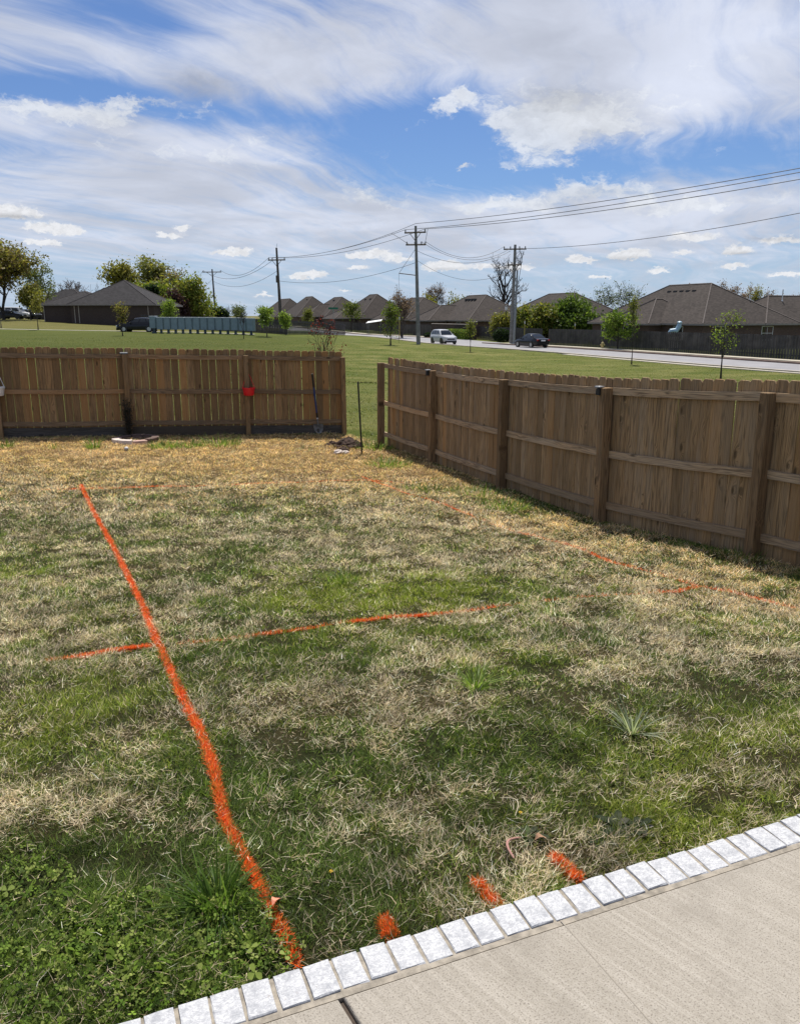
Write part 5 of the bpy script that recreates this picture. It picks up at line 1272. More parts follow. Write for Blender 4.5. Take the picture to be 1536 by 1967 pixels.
hb = car('hatchback_car', p[:], R(180), 'black hatchback parked half behind the mailbox row', 'car_black', [(2.10, .32, .62, .74), (1.96, .24, .76, .92), (1.2, .21, .90, 1.0), (.5, .2, .95, 1.0), (-1.0, .2, .98, 1.0), (-1.8, .24, .98, .96), (-2.05, .36, .92, .84)],
    (1.0, .15, -1.35, -1.98, .93, .97, 1.50), (1.30, -1.28), 1.78, .32, 'suv')
p = ground_at(22, 612.5)
car('parked_car', p[:], R(0), 'black car parked under the big tree at far left', 'car_black', [(2.36, .30, .58, .72), (2.22, .22, .70, .90), (1.5, .20, .86, .99), (.85, .19, .93, 1.0), (-.2, .19, .95, 1.0), (-1.4, .20, .98, 1.0), (-2.1, .24, .99, .93), (-2.36, .36, .90, .80)],
    (1.05, .25, -.85, -1.62, .90, .96, 1.45), (1.42, -1.38), 1.82, .33)
p = ground_at(28, 611.2); q = stand(30, 141)
car('white_van', q[:], R(5), 'white van parked behind the black car at far left', 'car_white', [(2.4, .38, .8, .76), (2.2, .28, 1.0, .94), (1.5, .26, 1.12, 1.0), (.7, .25, 1.16, 1.0), (-1.0, .25, 1.16, 1.0), (-2.2, .27, 1.16, .97), (-2.5, .40, 1.1, .9)],
    (1.6, .9, -2.2, -2.45, 1.12, 1.14, 1.95), (1.5, -1.5), 1.95, .36, 'suv')
q = stand(58, 143)
car('dark_suv_car', q[:], R(-25), 'dark SUV parked right of the white van beside the big tree', 'car_dark', [(2.20, .38, .74, .74), (2.05, .28, .90, .92), (1.3, .26, 1.02, 1.0), (.7, .25, 1.06, 1.0), (-1.0, .25, 1.08, 1.0), (-1.9, .27, 1.08, .97), (-2.18, .40, 1.0, .86)],
    (1.05, .30, -1.75, -2.08, 1.03, 1.06, 1.70), (1.36, -1.30), 1.82, .36, 'suv')

hb.scale = (1.12, 1.12, 1.06)
# ------------------------------------------------------------------ utility poles and wires
def tip(px, py, y): return at_depth(px, py, y)
WIRES = []
def pole(px_t, py_t, y, px_b, r0, r1, mm, label, arms=(), name='utility_pole', base_row=None):
    top = tip(px_t, py_t, y); bx = stand(px_b, y).x
    b = Vector((bx, y, gz(bx, y))); t = thing(name, b[:], label, 'utility pole', 'utility poles along the road')
    m = MB(); h = top - b
    m.tube([Vector((0, 0, -.3)), h * .33, h * .66, h], [r0, r0 * .67 + r1 * .33, r0 * .33 + r1 * .67, r1], 9); m.build('pole', M[mm], t, smooth=True)
    tips = []
    for (f, half, ang, braces, ins) in arms:
        c = h * f; u_ = Vector((math.cos(ang), math.sin(ang), 0)); m = MB(); w_ = u_.cross(Vector((0, 0, 1))) * (r1 + .08)
        A, B = c - u_ * half + w_, c + u_ * half + w_
        m.tube([A, B], .085, 4); a_o = m.build('crossarm', M['pole_wood'], t)
        if braces:
            m = MB(); m.tube([c + w_ * .9 - Vector((0, 0, .85)), c + w_ + u_ * half * .55], .035, 4); m.tube([c + w_ * .9 - Vector((0, 0, .85)), c + w_ - u_ * half * .55], .035, 4); m.build('brace', M['pole_wood'], t)
        row = []
        for k in ins:
            p_ = c + w_ + u_ * half * k; m = MB(); m.lathe([(.03, .06), (.04, .12), (.085, .15), (.085, .2), (.05, .24), (.07, .27), (.04, .33), (0, .33)], 8, Matrix.Translation(p_)); m.build('insulator', M['insulator'], a_o)
            row.append(b + p_ + Vector((0, 0, .33)))
        tips.append(row)
    return t, b, top, tips
yC = 92.0
C_, Cb, Ct, Ctips = pole(798, 434, yC, 803.5, .24, .13, 'pole_grey', 'tallest utility pole with two crossarms, standing left of the white car', [(.945, 1.22, R(-20), True, (-.92, .92)), (.845, 1.1, R(-8), False, (-.9, -.1, .55, .95))])
yB = 115.0
B_, Bb, Bt, Btips = pole(531, 476, yB, 541, .25, .13, 'pole_wood', 'dark leaning utility pole with one crossarm, right of the mailbox row', [(.86, 1.25, R(-12), True, (-.9, -.5, .9))])
m = MB(); m.tube([Bt - Bb, Bt - Bb + Vector((.12, 0, .55))], .02, 4); m.build('lightning_rod', M['steel'], B_)
m = MB(); q = (Bt - Bb); m.bevbox(q.x * .62 - .32, q.x * .62 - .02, -.25, .15, q.z * .60, q.z * .60 + .95, .05); m.build('pole_box', M['pole_wood'], B_)
yA = 168.0
A_, Ab, At, Atips = pole(407.5, 517, yA, 416, .24, .13, 'pole_wood', 'farthest utility pole, small and thin, left of the leaning one', [(.95, 2.0, R(-8), True, (-.9, .9))])
yD = 101.0
D_, Db, Dt, Dtips = pole(989, 470, yD, 981, .27, .15, 'pole_grey', 'thick utility pole with transformers wires, beside a slender steel mast', [(.955, 1.35, R(-10), False, (-.95, -.4, .4, .9)), (.80, .85, R(-10), False, (-.9, -.35, .9))])
for k in (-.75, .1, .7):
    p_ = (Dt - Db) * .80 + Vector((k, -.25, 0)); m = MB(); m.tube([p_ + Vector((0, 0, .02)), p_ + Vector((0, 0, .5))], .06, 6); m.tube([p_ + Vector((0, 0, .5)), p_ + Vector((.1, 0, .9))], .02, 4); m.build('fuse_cutout', M['insulator'], D_)
m = MB(); hD = Dt - Db
m.tube([hD * .82 + Vector((-.7, -.2, 0)), hD * .74 + Vector((-.8, -.2, 0)), hD * .68 + Vector((-.55, -.2, 0)), hD * .655 + Vector((-.2, -.2, 0))], .03, 4); m.tube([hD * .93 + Vector((.95, -.2, 0)), hD * .8 + Vector((.8, -.2, 0)), hD * .62 + Vector((.55, -.1, 0))], .03, 4); m.build('jumper_cable', M['wire'], D_)
# slender steel mast beside it
b = stand(986.5, 100.3); tp = tip(993, 520, 100.3) - b
t = thing('steel_mast', b[:], 'slender grey steel mast standing against the thick utility pole', 'mast')
m = MB(); m.tube([(0, 0, -.2), tp * .5, tp], [.17, .14, .10], 8); m.build('mast', M['steel'], t, smooth=True); m = MB(); m.tube([tp, tp + Vector((0, 0, .12))], [.13, .06], 8); m.build('mast_cap', M['steel'], t)
# side arm with service drop on the tall pole
f = .59; c = (Ct - Cb) * f; e_ = tip(766, 525, yC) - Cb; m = MB(); m.tube([c, e_], .05, 5); m.build('side_arm', M['pole_wood'], C_)
def wire(a, b, sag, label, r=.022, cat='power line', grp='overhead power lines'):
    a, b = Vector(a), Vector(b); pts = []
    for i in range(25):
        f = i / 24; p = a.lerp(b, f); p.z -= sag * 4 * f * (1 - f); pts.append(p - a)
    m = MB(); m.tube(pts, r, 4); o = m.build('power_line', M['wire'], None, a[:], smooth=True); return tag(o, label, cat, grp)
def far_end(py, y, px=1536, over=1.30): return at_depth(px, py, y)
def run(a, px, py, y, sag, label, r=.024):
    """from a pole out past the right edge: passes the seen point and goes on to the next pole"""
    e = at_depth(px, py, y); d = e - a; b = a + d * 1.22; b.z += 0.0
    return wire(a, b, sag, label, r)
run(Ct + Vector((0, 0, .25)), 1536, 312, 52, .55, 'uppermost power line running from the tallest pole out at right')
run(Ctips[0][0], 1536, 318, 52.5, .65, 'second power line from top, running from the tallest pole out at right')
run(Ctips[0][1], 1536, 332, 52, .62, 'third power line from top, running from the tallest pole out at right')
run(Dtips[0][3] - Vector((0, 0, .3)), 1536, 397, 62, .75, 'single power line leaving the thick pole towards the right edge')
wire(Bt * .0 + Btips[0][2], Ctips[0][0], .55, 'higher power line between the leaning pole and the tallest pole')
wire(Btips[0][1], Ct + Vector((0, 0, .25)), .9, 'thin power line meeting the very top of the tallest pole from the left')
wire(Btips[0][0], Ctips[0][1], .95, 'lower power line between the leaning pole and the tallest pole')
wire(Bb + (Bt - Bb) * .62, Cb + (Ct - Cb) * .70, 1.0, 'lowest neutral line between leaning pole and tallest pole', .02)
wire(Atips[0][1], Btips[0][0], 1.6, 'upper power line from the farthest pole to the leaning pole', .028)
wire(Atips[0][0], Btips[0][1] - Vector((0, 0, .4)), 2.0, 'middle power line from the farthest pole to the leaning pole', .028)
wire(Ab + (At - Ab) * .80, Bb + (Bt - Bb) * .74, 1.6, 'lower thin line from the farthest pole to the leaning pole', .024)
wire(at_depth(330, 568, 240), Atips[0][0], 1.5, 'power line running off left behind the trees from the farthest pole', .03)
wire(at_depth(335, 575, 240), Ab + (At - Ab) * .84, 1.5, 'lower power line running off left behind the trees', .028)
wire(Ctips[1][3], Dtips[0][0], 1.5, 'uppermost sagging line from the tallest pole to the thick pole')
wire(Ctips[1][2], Dtips[0][1] - Vector((0, 0, .25)), 1.6, 'middle sagging line from the tallest pole to the thick pole')
wire(Cb + (Ct - Cb) * .80, Dtips[0][1] - Vector((0, 0, .55)), 1.35, 'lower sagging line from the tallest pole to the thick pole')
wire(Cb + (Ct - Cb) * .72, Db + (Dt - Db) * .76, 1.7, 'lowest sagging neutral line from the tallest pole to the thick pole', .02)
wire(Ct - Vector((2.6, 0, .75)), Cb + (Ct - Cb) * .845 - Vector((.7, 0, 0)), .0, 'short slanting jumper wire left of the tallest pole top', .02)
wire(Ctips[0][1] + Vector((.3, 0, 0)), Ctips[1][3], .0, 'short vertical jumper wire right of the tallest pole top', .02)
wire(Cb + (Ct - Cb) * .82, Cb + e_, .0, 'slanting wire from the tallest pole down to its side arm', .018)
wire(Cb + e_, Vector((Cb.x + e_.x, yC, gz(Cb.x + e_.x, yC))), .0, 'vertical guy wire dropping from the side arm of the tallest pole', .013)

# ------------------------------------------------------------------ small things along the road
p = stand(970, 111); t = thing('street_lamp', p[:], 'black street lamp left of the thick utility pole', 'street lamp')
m = MB(); m.lathe([(.16, -.1), (.16, .3), (.09, .4), (.07, .5), (.06, 3.9), (.05, 3.95)], 10); m.build('lamp_post', M['black_plastic'], t, smooth=True)
m = MB(); m.lathe([(.06, 3.95), (.16, 4.05), (.2, 4.45), (.17, 4.5)], 10); m.build('lamp_globe', M['white_plastic'], t, smooth=True); m = MB(); m.lathe([(.24, 4.5), (.12, 4.66), (0, 4.72)], 10); m.build('lamp_cap', M['black_plastic'], t)
p = ground_at(1156, 670.5); t = thing('fire_hydrant', p[:], 'small yellowish fire hydrant on the verge across the road', 'fire hydrant')
m = MB(); m.lathe([(.19, 0), (.19, .05), (.13, .06), (.13, .5), (.16, .52), (.16, .56), (.14, .6), (.10, .68), (.03, .72), (.03, .78), (0, .78)], 12); m.build('barrel', M['hydrant'], t, smooth=True)
for s in (-1, 1):
    m = MB(); m.tube([(s * .12, 0, .42), (s * .23, 0, .42)], .065, 8); m.build('nozzle', M['hydrant'], t)
m = MB(); m.tube([(0, -.12, .36), (0, -.24, .36)], .08, 8); m.build('pumper_cap', M['hydrant'], t)
def marker(px, py, top, y, label, mm='yellow_post'):
    p = stand(px, y); h = (at_depth(px, top, y) - p).z; t = thing('marker_post', p[:], label, 'marker post', 'slim marker posts along the fence')
    m = MB(); m.bevbox(-.05, .05, -.02, .02, -.1, h, .008); m.build('post_body', M[mm], t); m = MB(); m.box(-.052, .052, -.023, .023, h * .82, h * .94); m.build('marker_band', M['pipe_w'], t)
marker(1169.5, 663, 636, 86, 'slim yellowish marker post beside the hydrant')
marker(1006, 650, 614, 103, 'leaning yellow marker post right of the slender steel mast')
marker(767, 640, 606, 112, 'slim yellow marker post left of the tallest utility pole')
marker(1102, 640, 619, 101, 'short pale marker post at the left end of the long right fence')
# green street sign
p = stand(641, 128); t = thing('street_sign', p[:], 'green street name sign on a thin post near the road bend', 'street sign')
m = MB(); m.tube([(0, 0, -.1), (0, 0, 3.9)], .035, 6); m.build('sign_post', M['steel'], t)
m = MB(); m.box(-.75, .75, -.015, .015, 3.9, 4.2); m.build('sign_blade', M['sign_green'], t); m = MB(); m.box(-.015, .015, -.62, .62, 3.52, 3.80); m.build('cross_blade', M['sign_green'], t)
m = MB(); m.box(-.55, .55, -.019, -.0155, 3.99, 4.11); m.build('lettering_strip', M['steel'], t) if False else None
# brick entrance wall with hedge
tw0, tw1 = t_of(908, FS), t_of(830, FS); wl = rp(tw0, FS)
p = Vector((*wl, gz(*wl))); t = thing('brick_wall', p[:], 'low dark brick entrance wall ending in a pillar, behind the white car', 'wall', None, RZ)
L_ = tw1 - tw0; m = MB(); m.box(.55, L_, -.15, .15, -.3, 2.0); m.build('wall_panel', M['brick_dark'], t); m = MB(); m.box(-.35, .549, -.4, .4, -.3, 2.35); m.build('pillar', M['brick_brown'], t); m = MB(); m.bevbox(-.42, .62, -.47, .47, 2.351, 2.48, .04); m.build('pillar_cap', M['trim'], t); m = MB(); m.bevbox(.63, L_ + .04, -.2, .2, 2.001, 2.08, .02); m.build('wall_cap', M['trim'], t)
# pale blue slide end over the fence
p = stand(1294, 80.5); t = thing('play_slide', p[:], 'pale blue plastic slide showing above the long right fence', 'slide')
b_z = (at_depth(1294, 636, 80.5) - p).z
m = MB(); m.tube([(-.62, 0, b_z - .25), (-.5, 0, b_z - .0), (.05, 0, b_z + .05), (.28, 0, b_z + .45), (.32, 0, b_z + .72)], [.2, .22, .26, .24, .20], 8); m.lathe([(.05, 0), (.22, .04), (.24, .18), (.1, .27), (0, .28)], 10, Matrix.Translation((.32, 0, b_z + .68))); m.build('slide_tube', M['light_blue'], t, smooth=True)
m = MB(); m.box(-.6, .4, -.06, .06, -.2, b_z - .55); m.build('slide_support', M['trim'], t)
# white canopy
p = stand(719, 150); t = thing('white_canopy', p[:], 'bright white flat canopy seen over the grey fence, left of the tallest pole', 'canopy')
zc_ = (at_depth(719, 617.5, 150) - p).z; m = MB(); m.add([(-1.5, -1.3, zc_ - .28), (1.25, -1.3, zc_ + .10), (1.45, 1.3, zc_ + .38), (-1.2, 1.3, zc_ + .02), (-1.5, -1.3, zc_ - .34), (1.25, -1.3, zc_ + .04), (1.45, 1.3, zc_ + .32), (-1.2, 1.3, zc_ - .04)], [(0, 1, 2, 3), (7, 6, 5, 4), (0, 4, 5, 1), (1, 5, 6, 2), (2, 6, 7, 3), (3, 7, 4, 0)]); m.build('canopy_top', M['white_paint'], t)
m = MB()
for x, y in ((-1.2, -1.1), (1.1, -1.1), (1.25, 1.1), (-1.0, 1.1)): m = MB(); m.tube([(x, y, -.2), (x, y, zc_ - .2)], .04, 5); m.build('canopy_pole', M['steel'], t)


# ------------------------------------------------------------------ trees
TW = [.016]
def limb(mb, p, d, L, r, lev, maxlev, q, tips, spread, nchild, up, gravity=0.0, sides=5):
    n = 4; pts = [p.copy()]; rad = [r]; dd = d.copy(); pos = p.copy()
    for i in range(n):
        dd = (dd + Vector((q.uniform(-1, 1), q.uniform(-1, 1), q.uniform(-1, 1))) * (.16 + .05 * lev) + Vector((0, 0, up - gravity * lev))).normalized()
        pos = pos + dd * (L / n); pts.append(pos.copy()); rad.append(max(TW[0], r * (1 - .5 * (i + 1) / n)))
    mb[0 if lev < 2 else 1].tube(pts, rad, max(3, sides - lev), cap=False)
    if lev >= maxlev:
        tips.append((pts[-1], dd.copy())); tips.append((pts[2], dd.copy())); return
    for k in range(nchild[min(lev, len(nchild) - 1)]):
        f = q.uniform(.35, 1.0) if lev else q.uniform(.42, 1.0); i = min(n - 1, int(f * n)); s = f * n - i; b = pts[i].lerp(pts[i + 1], min(1, s))
        a = q.uniform(0, 6.283); side_ = (Vector((math.cos(a), math.sin(a), q.uniform(-.1, .35))))
        nd = (dd * (1 - spread) + side_ * spread).normalized()
        limb(mb, b, nd, L * q.uniform(.52, .78), rad[i] * .66, lev + 1, maxlev, q, tips, spread, nchild, up, gravity, sides)
    tips.append((pts[-1], dd.copy()))
def leaves(tips, n_per, size, rad, palette, q, squash=1.0):
    N = max(1, int(len(tips) * n_per * 1.25)); rg = np.random.default_rng(q.randrange(10 ** 6))
    c = np.array([t[0][:] for t in tips]); j = rg.integers(0, len(c), N)
    p = c[j] + rg.normal(0, rad, (N, 3)) * np.array([1, 1, squash])
    a = rg.normal(size=(N, 3)); a /= np.linalg.norm(a, axis=1)[:, None]; b = np.cross(a, rg.normal(size=(N, 3))); b /= np.linalg.norm(b, axis=1)[:, None]
    s = size * rg.uniform(.55, 1.3, (N, 1)); s = s * 1.12; V = np.stack([p - a * s, p + b * s * .55, p + a * s, p - b * s * .55], 1).reshape(-1, 3)
    F = (np.array([(0, 1, 2), (0, 2, 3)])[None] + (np.arange(N) * 4)[:, None, None]).reshape(-1, 3)
    pal = np.array(palette); col = pal[rg.integers(0, len(pal), N)]; grp = pal[rg.integers(0, len(pal), len(c))][j]
    col = (col * .5 + grp * .5) * rg.uniform(.7, 1.3, (N, 1)); return V, F, np.repeat(col, 2, 0)
OLIVE = [(.22, .22, .036), (.29, .28, .05), (.14, .15, .026), (.34, .31, .07), (.22, .18, .055)]
BRIGHT = [(.17, .25, .03), (.23, .32, .05), (.11, .18, .024), (.29, .36, .08)]
DEEP = [(.075, .125, .020), (.11, .17, .030), (.045, .08, .015), (.15, .21, .04)]
RUST = [(.16, .105, .05), (.15, .12, .045), (.22, .14, .075), (.10, .085, .03)]
PURP = [(.07, .035, .035), (.05, .03, .03), (.09, .05, .045)]
PALE = [(.14, .17, .07), (.18, .21, .09), (.10, .13, .05)]
REDL = [(.16, .025, .022), (.11, .02, .02), (.22, .04, .03)]
BUDS = [(.20, .13, .10), (.16, .11, .09), (.26, .18, .14)]
DARKG = [(.022, .042, .014), (.034, .06, .018), (.016, .03, .011)]
SAPG = [(.16, .18, .04), (.22, .22, .055), (.11, .13, .03)]
def tree(px, y, top, half, label, pal=None, n_per=6, lsize=.2, lrad=.5, seed=1, bark='bark', maxlev=3, nchild=(6, 4, 3), spread=.55, trunk_f=.34, up=.05, stems=1, name='tree', cat='tree', group='trees around the houses and road', base_row=None, gravity=0.0, r=None, lean=0.0, squash=1.0, crown_low=None, twig=1.0):
    q = random.Random(seed * 77 + 5)
    p = ground_at(px, base_row) if base_row else stand(px, y); y = p.y if base_row else y
    H = at_depth(px, top, y).z - p.z; half_m = half / FPX * y * 1.02
    root = thing(name, p[:], label, cat, group); tips = []; mb = (MB(), MB()); TW[0] = max(.008, y * .00022) * twig; r = r or max(.03, H * .020)
    for s in range(stems):
        a = q.uniform(0, 6.283); d = Vector((.0 + lean + (.28 * math.cos(a) if stems > 1 else q.uniform(-.04, .04)), (.28 * math.sin(a) if stems > 1 else 0), 1)).normalized()
        tl = H * trunk_f * q.uniform(.9, 1.1); tr_top = d * tl
        mb[0].tube([Vector((0, 0, -.2)), d * tl * .15, d * tl * .5, tr_top], [r * 1.25, r, r * .92, r * .82], 7)
        if crown_low:
            for k in range(crown_low):
                a2 = q.uniform(0, 6.283); limb(mb, d * tl * q.uniform(.35, 1.0), Vector((math.cos(a2) * .9, math.sin(a2) * .9, .45)).normalized(), H * .33, r * .45, 1, maxlev, q, tips, spread, nchild, up, gravity)
        limb(mb, tr_top, d, H * (1 - trunk_f) * .62, r * .8, 0, maxlev, q, tips, spread, nchild, up, gravity)
        for k in range(max(2, nchild[0] // 2)):
            a2 = q.uniform(0, 6.283) + k * 2.1; limb(mb, d * tl * q.uniform(.72, 1.0), Vector((math.cos(a2) * spread * 1.2, math.sin(a2) * spread * 1.2, .75)).normalized(), H * (1 - trunk_f) * .55, r * .55, 1, maxlev, q, tips, spread, nchild, up, gravity)
    # scale the whole skeleton to the height and width it has
    allv = [Vector(v) for v in mb[0].v + mb[1].v]; zmax = max(v.z for v in allv); xs = sorted(abs(v.x) for v in allv); wmax = max(.05, xs[int(len(xs) * .97)])
    pad = lrad * (.9 if pal else 0)
    sz = max(.2, (H - pad * .6)) / zmax; sx = max(half_m - pad * .7, half_m * .5) / wmax
    def sc(v):
        v = Vector(v); k = min(1, max(0, v.z / (zmax * .25))); fx = 1 + (sx - 1) * k; return Vector((v.x * fx, v.y * fx, v.z * sz))
    for b_ in mb: b_.v = [tuple(sc(v)) for v in b_.v]
    tips = [(sc(t[0]), t[1]) for t in tips]
    mb[0].build('trunk', M[bark], root, smooth=True)
    if mb[1].v: mb[1].build('twigs', M[bark], root)['kind'] = 'stuff'
    if pal:
        V, F, C = leaves(tips, n_per, lsize, lrad, pal, q, squash)
        link('crown', tri_mesh('crown', V, F, C, M['leaf']), root)['kind'] = 'stuff'
    return root
T = tree
T(8, 128, 466, 66, 'big rusty leafed tree with bare reddish top at the far left edge', RUST + OLIVE, 14, .20, .55, 1, 'bark_dark', maxlev=4, nchild=(7, 4, 3, 2), up=.14, spread=.48, trunk_f=.16)
T(60, 133, 545, 20, 'low yellow green tree leaning out right of the big rusty tree', OLIVE + SAPG, 14, .2, .45, 2, trunk_f=.2)
T(78, 156, 507, 25, 'airy light green tree between the big rusty tree and the dark brick house', PALE, 7, .18, .45, 3, 'bark_grey', trunk_f=.25)
T(122, 196, 537, 26, 'left bare grey tree behind the dark brick house roof', None, 0, .2, .5, 4, 'bark_grey', maxlev=4, nchild=(6, 4, 3, 3), trunk_f=.15)
T(158, 205, 533, 22, 'right bare grey tree behind the dark brick house roof', None, 0, .2, .5, 5, 'bark_grey', maxlev=4, nchild=(6, 4, 3, 3), trunk_f=.15)
T(198, 190, 540, 10, 'small dark bare tree at the dark brick house ridge', None, 0, .2, .5, 6, 'bark', trunk_f=.2)
T(242, 153, 500, 28, 'olive tree nearest the dark brick house, leftmost of the green cluster', OLIVE, 16, .25, .6, 7, trunk_f=.16, crown_low=5, maxlev=3, up=.1)
T(286, 160, 496, 32, 'tallest olive tree of the green cluster behind the dark brick house', OLIVE + PALE, 13, .25, .6, 8, trunk_f=.16, crown_low=5, up=.1, maxlev=3)
T(324, 158, 510, 28, 'thin crowned olive tree at the middle of the green cluster', OLIVE + PALE + BUDS, 11, .22, .55, 9, trunk_f=.16, crown_low=4, up=.12)
T(300, 149, 540, 34, 'lower dense olive tree in front of the green cluster', OLIVE + BRIGHT, 18, .25, .6, 10, trunk_f=.12, crown_low=6)
T(296, 143, 549, 8, 'narrow dark evergreen right behind the dark brick house roof', DARKG, 30, .22, .3, 11, trunk_f=.1, crown_low=8, name='evergreen_tree')
T(374, 146, 530, 30, 'bright green tree at the right end of the green cluster', BRIGHT + OLIVE, 17, .22, .55, 12, trunk_f=.14, crown_low=6)
T(347, 142, 558, 17, 'dark purple leafed tree below the bright green tree', PURP, 16, .2, .45, 13, trunk_f=.12, crown_low=6)
T(326, 110, 569, 12, 'young bright green tree right behind the mailbox row', BRIGHT, 5, .11, .25, 14, trunk_f=.2, crown_low=3)
T(438, 175, 584, 7, 'small bare sapling on the skyline behind the mailbox fence', None, 0, .15, .4, 15, trunk_f=.2)
T(462, 165, 588, 12, 'small pale green bush tree behind the mailbox fence', PALE, 5, .14, .4, 16, trunk_f=.2)
for px, w_, s, lab in [(408, 9, 70, 'dark shrub left of the farthest pole behind the fence'), (423, 9, 71, 'dark shrub right of the farthest pole behind the fence')]:
    T(px, 150, 595, w_, lab, DARKG, 40, .2, .3, s, trunk_f=.1, crown_low=5, name='shrub', cat='shrub', group='dark shrubs behind the mailbox fence')
T(513, 86, 589, 13, 'bright green round sapling just left of the leaning pole', BRIGHT, 5, .09, .18, 17, base_row=647, trunk_f=.42, crown_low=0, spread=.7)
T(549, 104, 598, 9, 'bright green round sapling just right of the leaning pole', BRIGHT, 5, .10, .2, 18, trunk_f=.3, spread=.7)
T(592, 150, 590, 8, 'small yellow green street tree far along the road verge', SAPG, 5, .12, .3, 19, trunk_f=.3)
T(675, 128, 580, 17, 'rounded green street tree on the far verge, right of the red leafed shrub', DEEP + SAPG, 4.5, .15, .34, 20, base_row=638, trunk_f=.34, spread=.65, bark='bark_dark')
T(750, 90, 574, 14, 'slim green sapling on the near grass, left of the tallest pole', SAPG + DEEP, 3.2, .09, .22, 21, base_row=663, trunk_f=.32, bark='bark_dark', crown_low=2)
T(772, 118, 545, 22, 'bare pinkish budding tree left of the tallest pole', BUDS, 1.2, .10, .25, 22, 'bark', maxlev=4, nchild=(5, 4, 3, 2), stems=3, trunk_f=.10, up=.12, spread=.42)
T(838, 178, 541, 21, 'round bare dark tree behind the roofs, right of the tallest pole', BUDS, 1.2, .12, .3, 23, 'bark_dark', maxlev=4, nchild=(7, 4, 3, 3), trunk_f=.30)
T(822, 172, 568, 13, 'yellow green tree beside the round bare tree behind the roofs', OLIVE + SAPG, 14, .22, .5, 24, trunk_f=.2)
T(874, 180, 562, 22, 'pale olive thin crowned tree behind the ridge of the vented roof', PALE + OLIVE, 6, .18, .5, 25, trunk_f=.12, crown_low=4, up=.1)
T(962, 150, 476, 36, 'tall bare tree with dark forked limbs behind the thick utility pole', None, 0, .2, .5, 26, 'bark_dark', maxlev=5, nchild=(6, 3, 3, 2, 2), trunk_f=.26, spread=.58, up=.09, r=.62, twig=1.15)
T(957, 112, 604, 18, 'low yellow green bush tree left of the black street lamp', OLIVE + SAPG, 9, .14, .35, 27, trunk_f=.2, crown_low=3)
T(1004, 110, 584, 22, 'arching dark green tree just right of the slender steel mast', DEEP + OLIVE, 11, .17, .38, 28, trunk_f=.2, stems=2, bark='bark_dark', spread=.7)
T(1043, 108, 586, 26, 'wide arching green tree between the steel mast and the dense tree', DEEP + OLIVE, 11, .17, .38, 29, trunk_f=.2, stems=2, bark='bark_dark', spread=.72)
T(1104, 106, 572, 32, 'dense mid green tree left of the hydrant', DEEP, 16, .19, .42, 30, trunk_f=.14, crown_low=7)
T(1102, 109, 548, 24, 'bare twiggy top of a tree rising from the dense green tree', PALE, 1.5, .10, .25, 31, 'bark_grey', maxlev=4, nchild=(6, 4, 3, 2), trunk_f=.3, up=.1)
T(1166, 136, 540, 26, 'left spreading bare oak behind the roof of the largest house', PALE, 1.0, .12, .3, 32, 'bark_dark', maxlev=4, nchild=(6, 4, 3, 2), trunk_f=.22, spread=.68, lean=-.15)
T(1202, 137, 536, 30, 'right spreading bare oak behind the roof of the largest house', PALE, 1.0, .12, .3, 33, 'bark_dark', maxlev=4, nchild=(6, 4, 3, 2), trunk_f=.22, spread=.68, lean=.1)
for (px, y, top, w_, s, lab) in [(1322, 150, 547, 14, 34, 'bare twiggy treetop directly behind the peak of the largest house'), (1376, 135, 537, 9, 35, 'thin bare treetop first right of the largest roof peak'), (1398, 138, 546, 13, 36, 'round bare treetop behind the falling hip of the largest roof'), (1424, 136, 547, 10, 37, 'bare treetop left of the tall black roof pipe'), (1442, 139, 549, 12, 38, 'leafy budding treetop behind the low wing ridge'), (1472, 142, 556, 14, 39, 'sparse twiggy treetop over the middle of the low wing'), (1512, 140, 562, 20, 40, 'twiggy brown treetop at the far right edge'), (1345, 152, 548, 10, 41, 'small bare treetop right of the peak vents')]:
    T(px, y, top, w_, lab, BUDS if s != 38 else OLIVE, 1.6, .12, .3, s, 'bark', maxlev=4, nchild=(6, 4, 3, 2), trunk_f=.25, up=.12, group='bare treetops behind the largest house')
T(1212, 55, 566, 10, 'slender sapling with tall narrow crown on the near grass at right', SAPG, 3.6, .06, .14, 42, base_row=700, trunk_f=.36, spread=.34, up=.2, bark='bark_dark', r=.05, nchild=(6, 3, 2))
T(1185, 77, 597, 24, 'bright green street tree in front of the largest house', BRIGHT + DEEP, 8, .12, .25, 43, base_row=672, trunk_f=.3, spread=.62, bark='bark_dark')
T(1383, 41, 590, 24, 'young sparse yellow green tree rising just behind the right fence', SAPG + BRIGHT, 2.2, .05, .12, 44, trunk_f=.36, spread=.62, bark='bark_dark', r=.055, nchild=(6, 4, 2))
T(903, 70, 612, 7, 'nearly leafless stick sapling between the two cars on the road', SAPG, 1.5, .07, .2, 45, base_row=676, trunk_f=.45, bark='bark_dark', r=.045, spread=.3, up=.2)
T(630, 29, 602, 30, 'red leafed shrub with bare curving stems rising behind the left fence', REDL, .9, .035, .07, 46, 'bark_dark', stems=4, trunk_f=.25, maxlev=3, nchild=(3, 2, 2), up=.05, spread=.5, r=.03, name='shrub', cat='shrub')
T(74, 88, 565, 9, 'dark sapling in front of the left corner of the dark brick house', OLIVE, 2.6, .08, .18, 47, base_row=634, trunk_f=.45, bark='bark_dark', r=.07)
T(236, 75, 583, 11, 'sapling with brownish crown in front of the parked hatchback', OLIVE + RUST, 2.6, .07, .16, 48, base_row=645, trunk_f=.36, bark='bark_dark', r=.06)
T(468, 70, 586, 8, 'leaning leafless sapling in front of the right end of the mailbox row', None, 0, .1, .2, 49, base_row=651, trunk_f=.35, bark='bark_dark', lean=.06, r=.04, spread=.4)
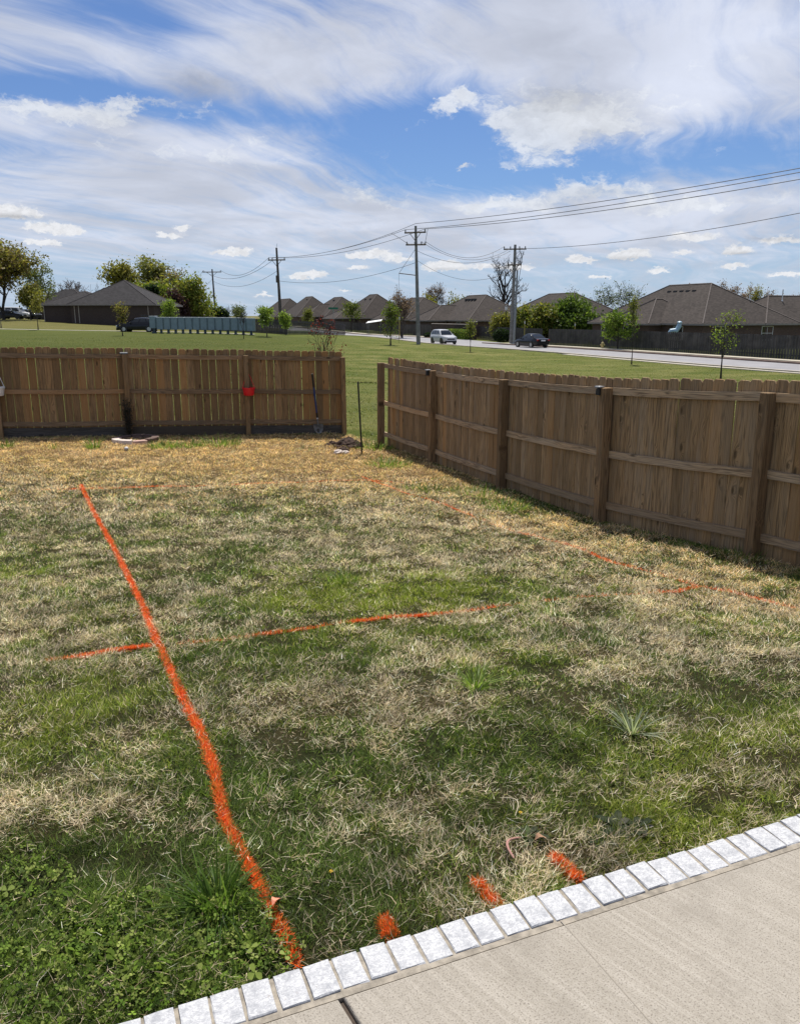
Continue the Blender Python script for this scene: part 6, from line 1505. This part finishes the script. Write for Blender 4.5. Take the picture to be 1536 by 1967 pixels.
T(3, 100, 560, 3, 'thin grey bare sapling trunk at the far left edge', None, 0, .1, .2, 50, base_row=630, trunk_f=.5, bark='bark_grey', r=.08)
# hedge and clipped bush by the entrance wall
def bushy(px, y, w_, h, d_, label, pal, n, name='hedge', cat='hedge', rz=0, ls=.10):
    p = stand(px, y); rg = np.random.default_rng(int(px)); N = n
    u_ = rg.normal(size=(N, 3)); u_ /= np.linalg.norm(u_, axis=1)[:, None]; k = 6; rr = 1 / (np.abs(u_ / np.array([1, 1, 1])) ** k).sum(1) ** (1 / k) if name == 'hedge' else np.ones(N)
    P_ = u_ * rr[:, None] * np.array([w_ / 2, d_ / 2, h / 2]) * rg.uniform(.86, 1.03, (N, 1)) + np.array([0, 0, h / 2])
    c_, s_ = math.cos(rz), math.sin(rz); P_ = np.stack([P_[:, 0] * c_ - P_[:, 1] * s_, P_[:, 0] * s_ + P_[:, 1] * c_, P_[:, 2]], 1)
    a = rg.normal(size=(N, 3)); a /= np.linalg.norm(a, axis=1)[:, None]; b = np.cross(a, rg.normal(size=(N, 3))); b /= np.linalg.norm(b, axis=1)[:, None]; s = ls * rg.uniform(.6, 1.3, (N, 1))
    V = np.stack([P_ - a * s, P_ + b * s * .6, P_ + a * s, P_ - b * s * .6], 1).reshape(-1, 3); F = (np.array([(0, 1, 2), (0, 2, 3)])[None] + (np.arange(N) * 4)[:, None, None]).reshape(-1, 3)
    pal = np.array(pal); C = np.repeat(pal[rg.integers(0, len(pal), N)], 2, 0)
    root = thing(name, p[:], label, cat); link('foliage', tri_mesh('foliage', V, F, C, M['leaf']), root)['kind'] = 'stuff'
    m = MB()
    for k in range(6): m.tube([(0, 0, -.1), (c_ * w_ * .35 * (k / 2.5 - 1), s_ * w_ * .35 * (k / 2.5 - 1), h * .8)], [.04, .015], 4)
    m.build('stem', M['bark_dark'], root)
q = Vector((*rp((t_of(860, FS - 1.3) + t_of(899, FS - 1.3)) / 2, FS - 1.3), 0)); qpx = 879; hl = t_of(858, FS - 1.3) - t_of(900, FS - 1.3)
bushy(qpx, q.y, hl, 1.35, 1.2, 'clipped bright topped hedge in front of the dark brick wall', DEEP + BRIGHT, 5200, rz=RZ)
bushy(963, 107, 2.3, 1.7, 2.0, 'round clipped dark bush at the foot of the black street lamp', DARKG, 2600, 'round_bush', 'bush')
bushy(822, 119, 1.2, .8, 1.0, 'small dark round bush on the verge behind the white car', DARKG, 700, 'round_bush', 'bush')
# mound of earth grown over at the road bend
p = ground_at(575, 640); m = MB(); rings = []
for (rr, zz) in [(2.9, -.12), (2.3, .12), (1.5, .32), (.7, .42), (.05, .45)]:
    rings.append([Vector((rr * 1.7 * math.cos(a * .5236) * rnd.uniform(.9, 1.1), rr * math.sin(a * .5236) * rnd.uniform(.9, 1.1), zz)) for a in range(12)])
m.loft(rings); mo = m.build('mound', varied('mound_turf', (.085, .11, .035), .95, .4, 3, bumpd=.05), None, p[:], smooth=True); mo['kind'] = 'structure'
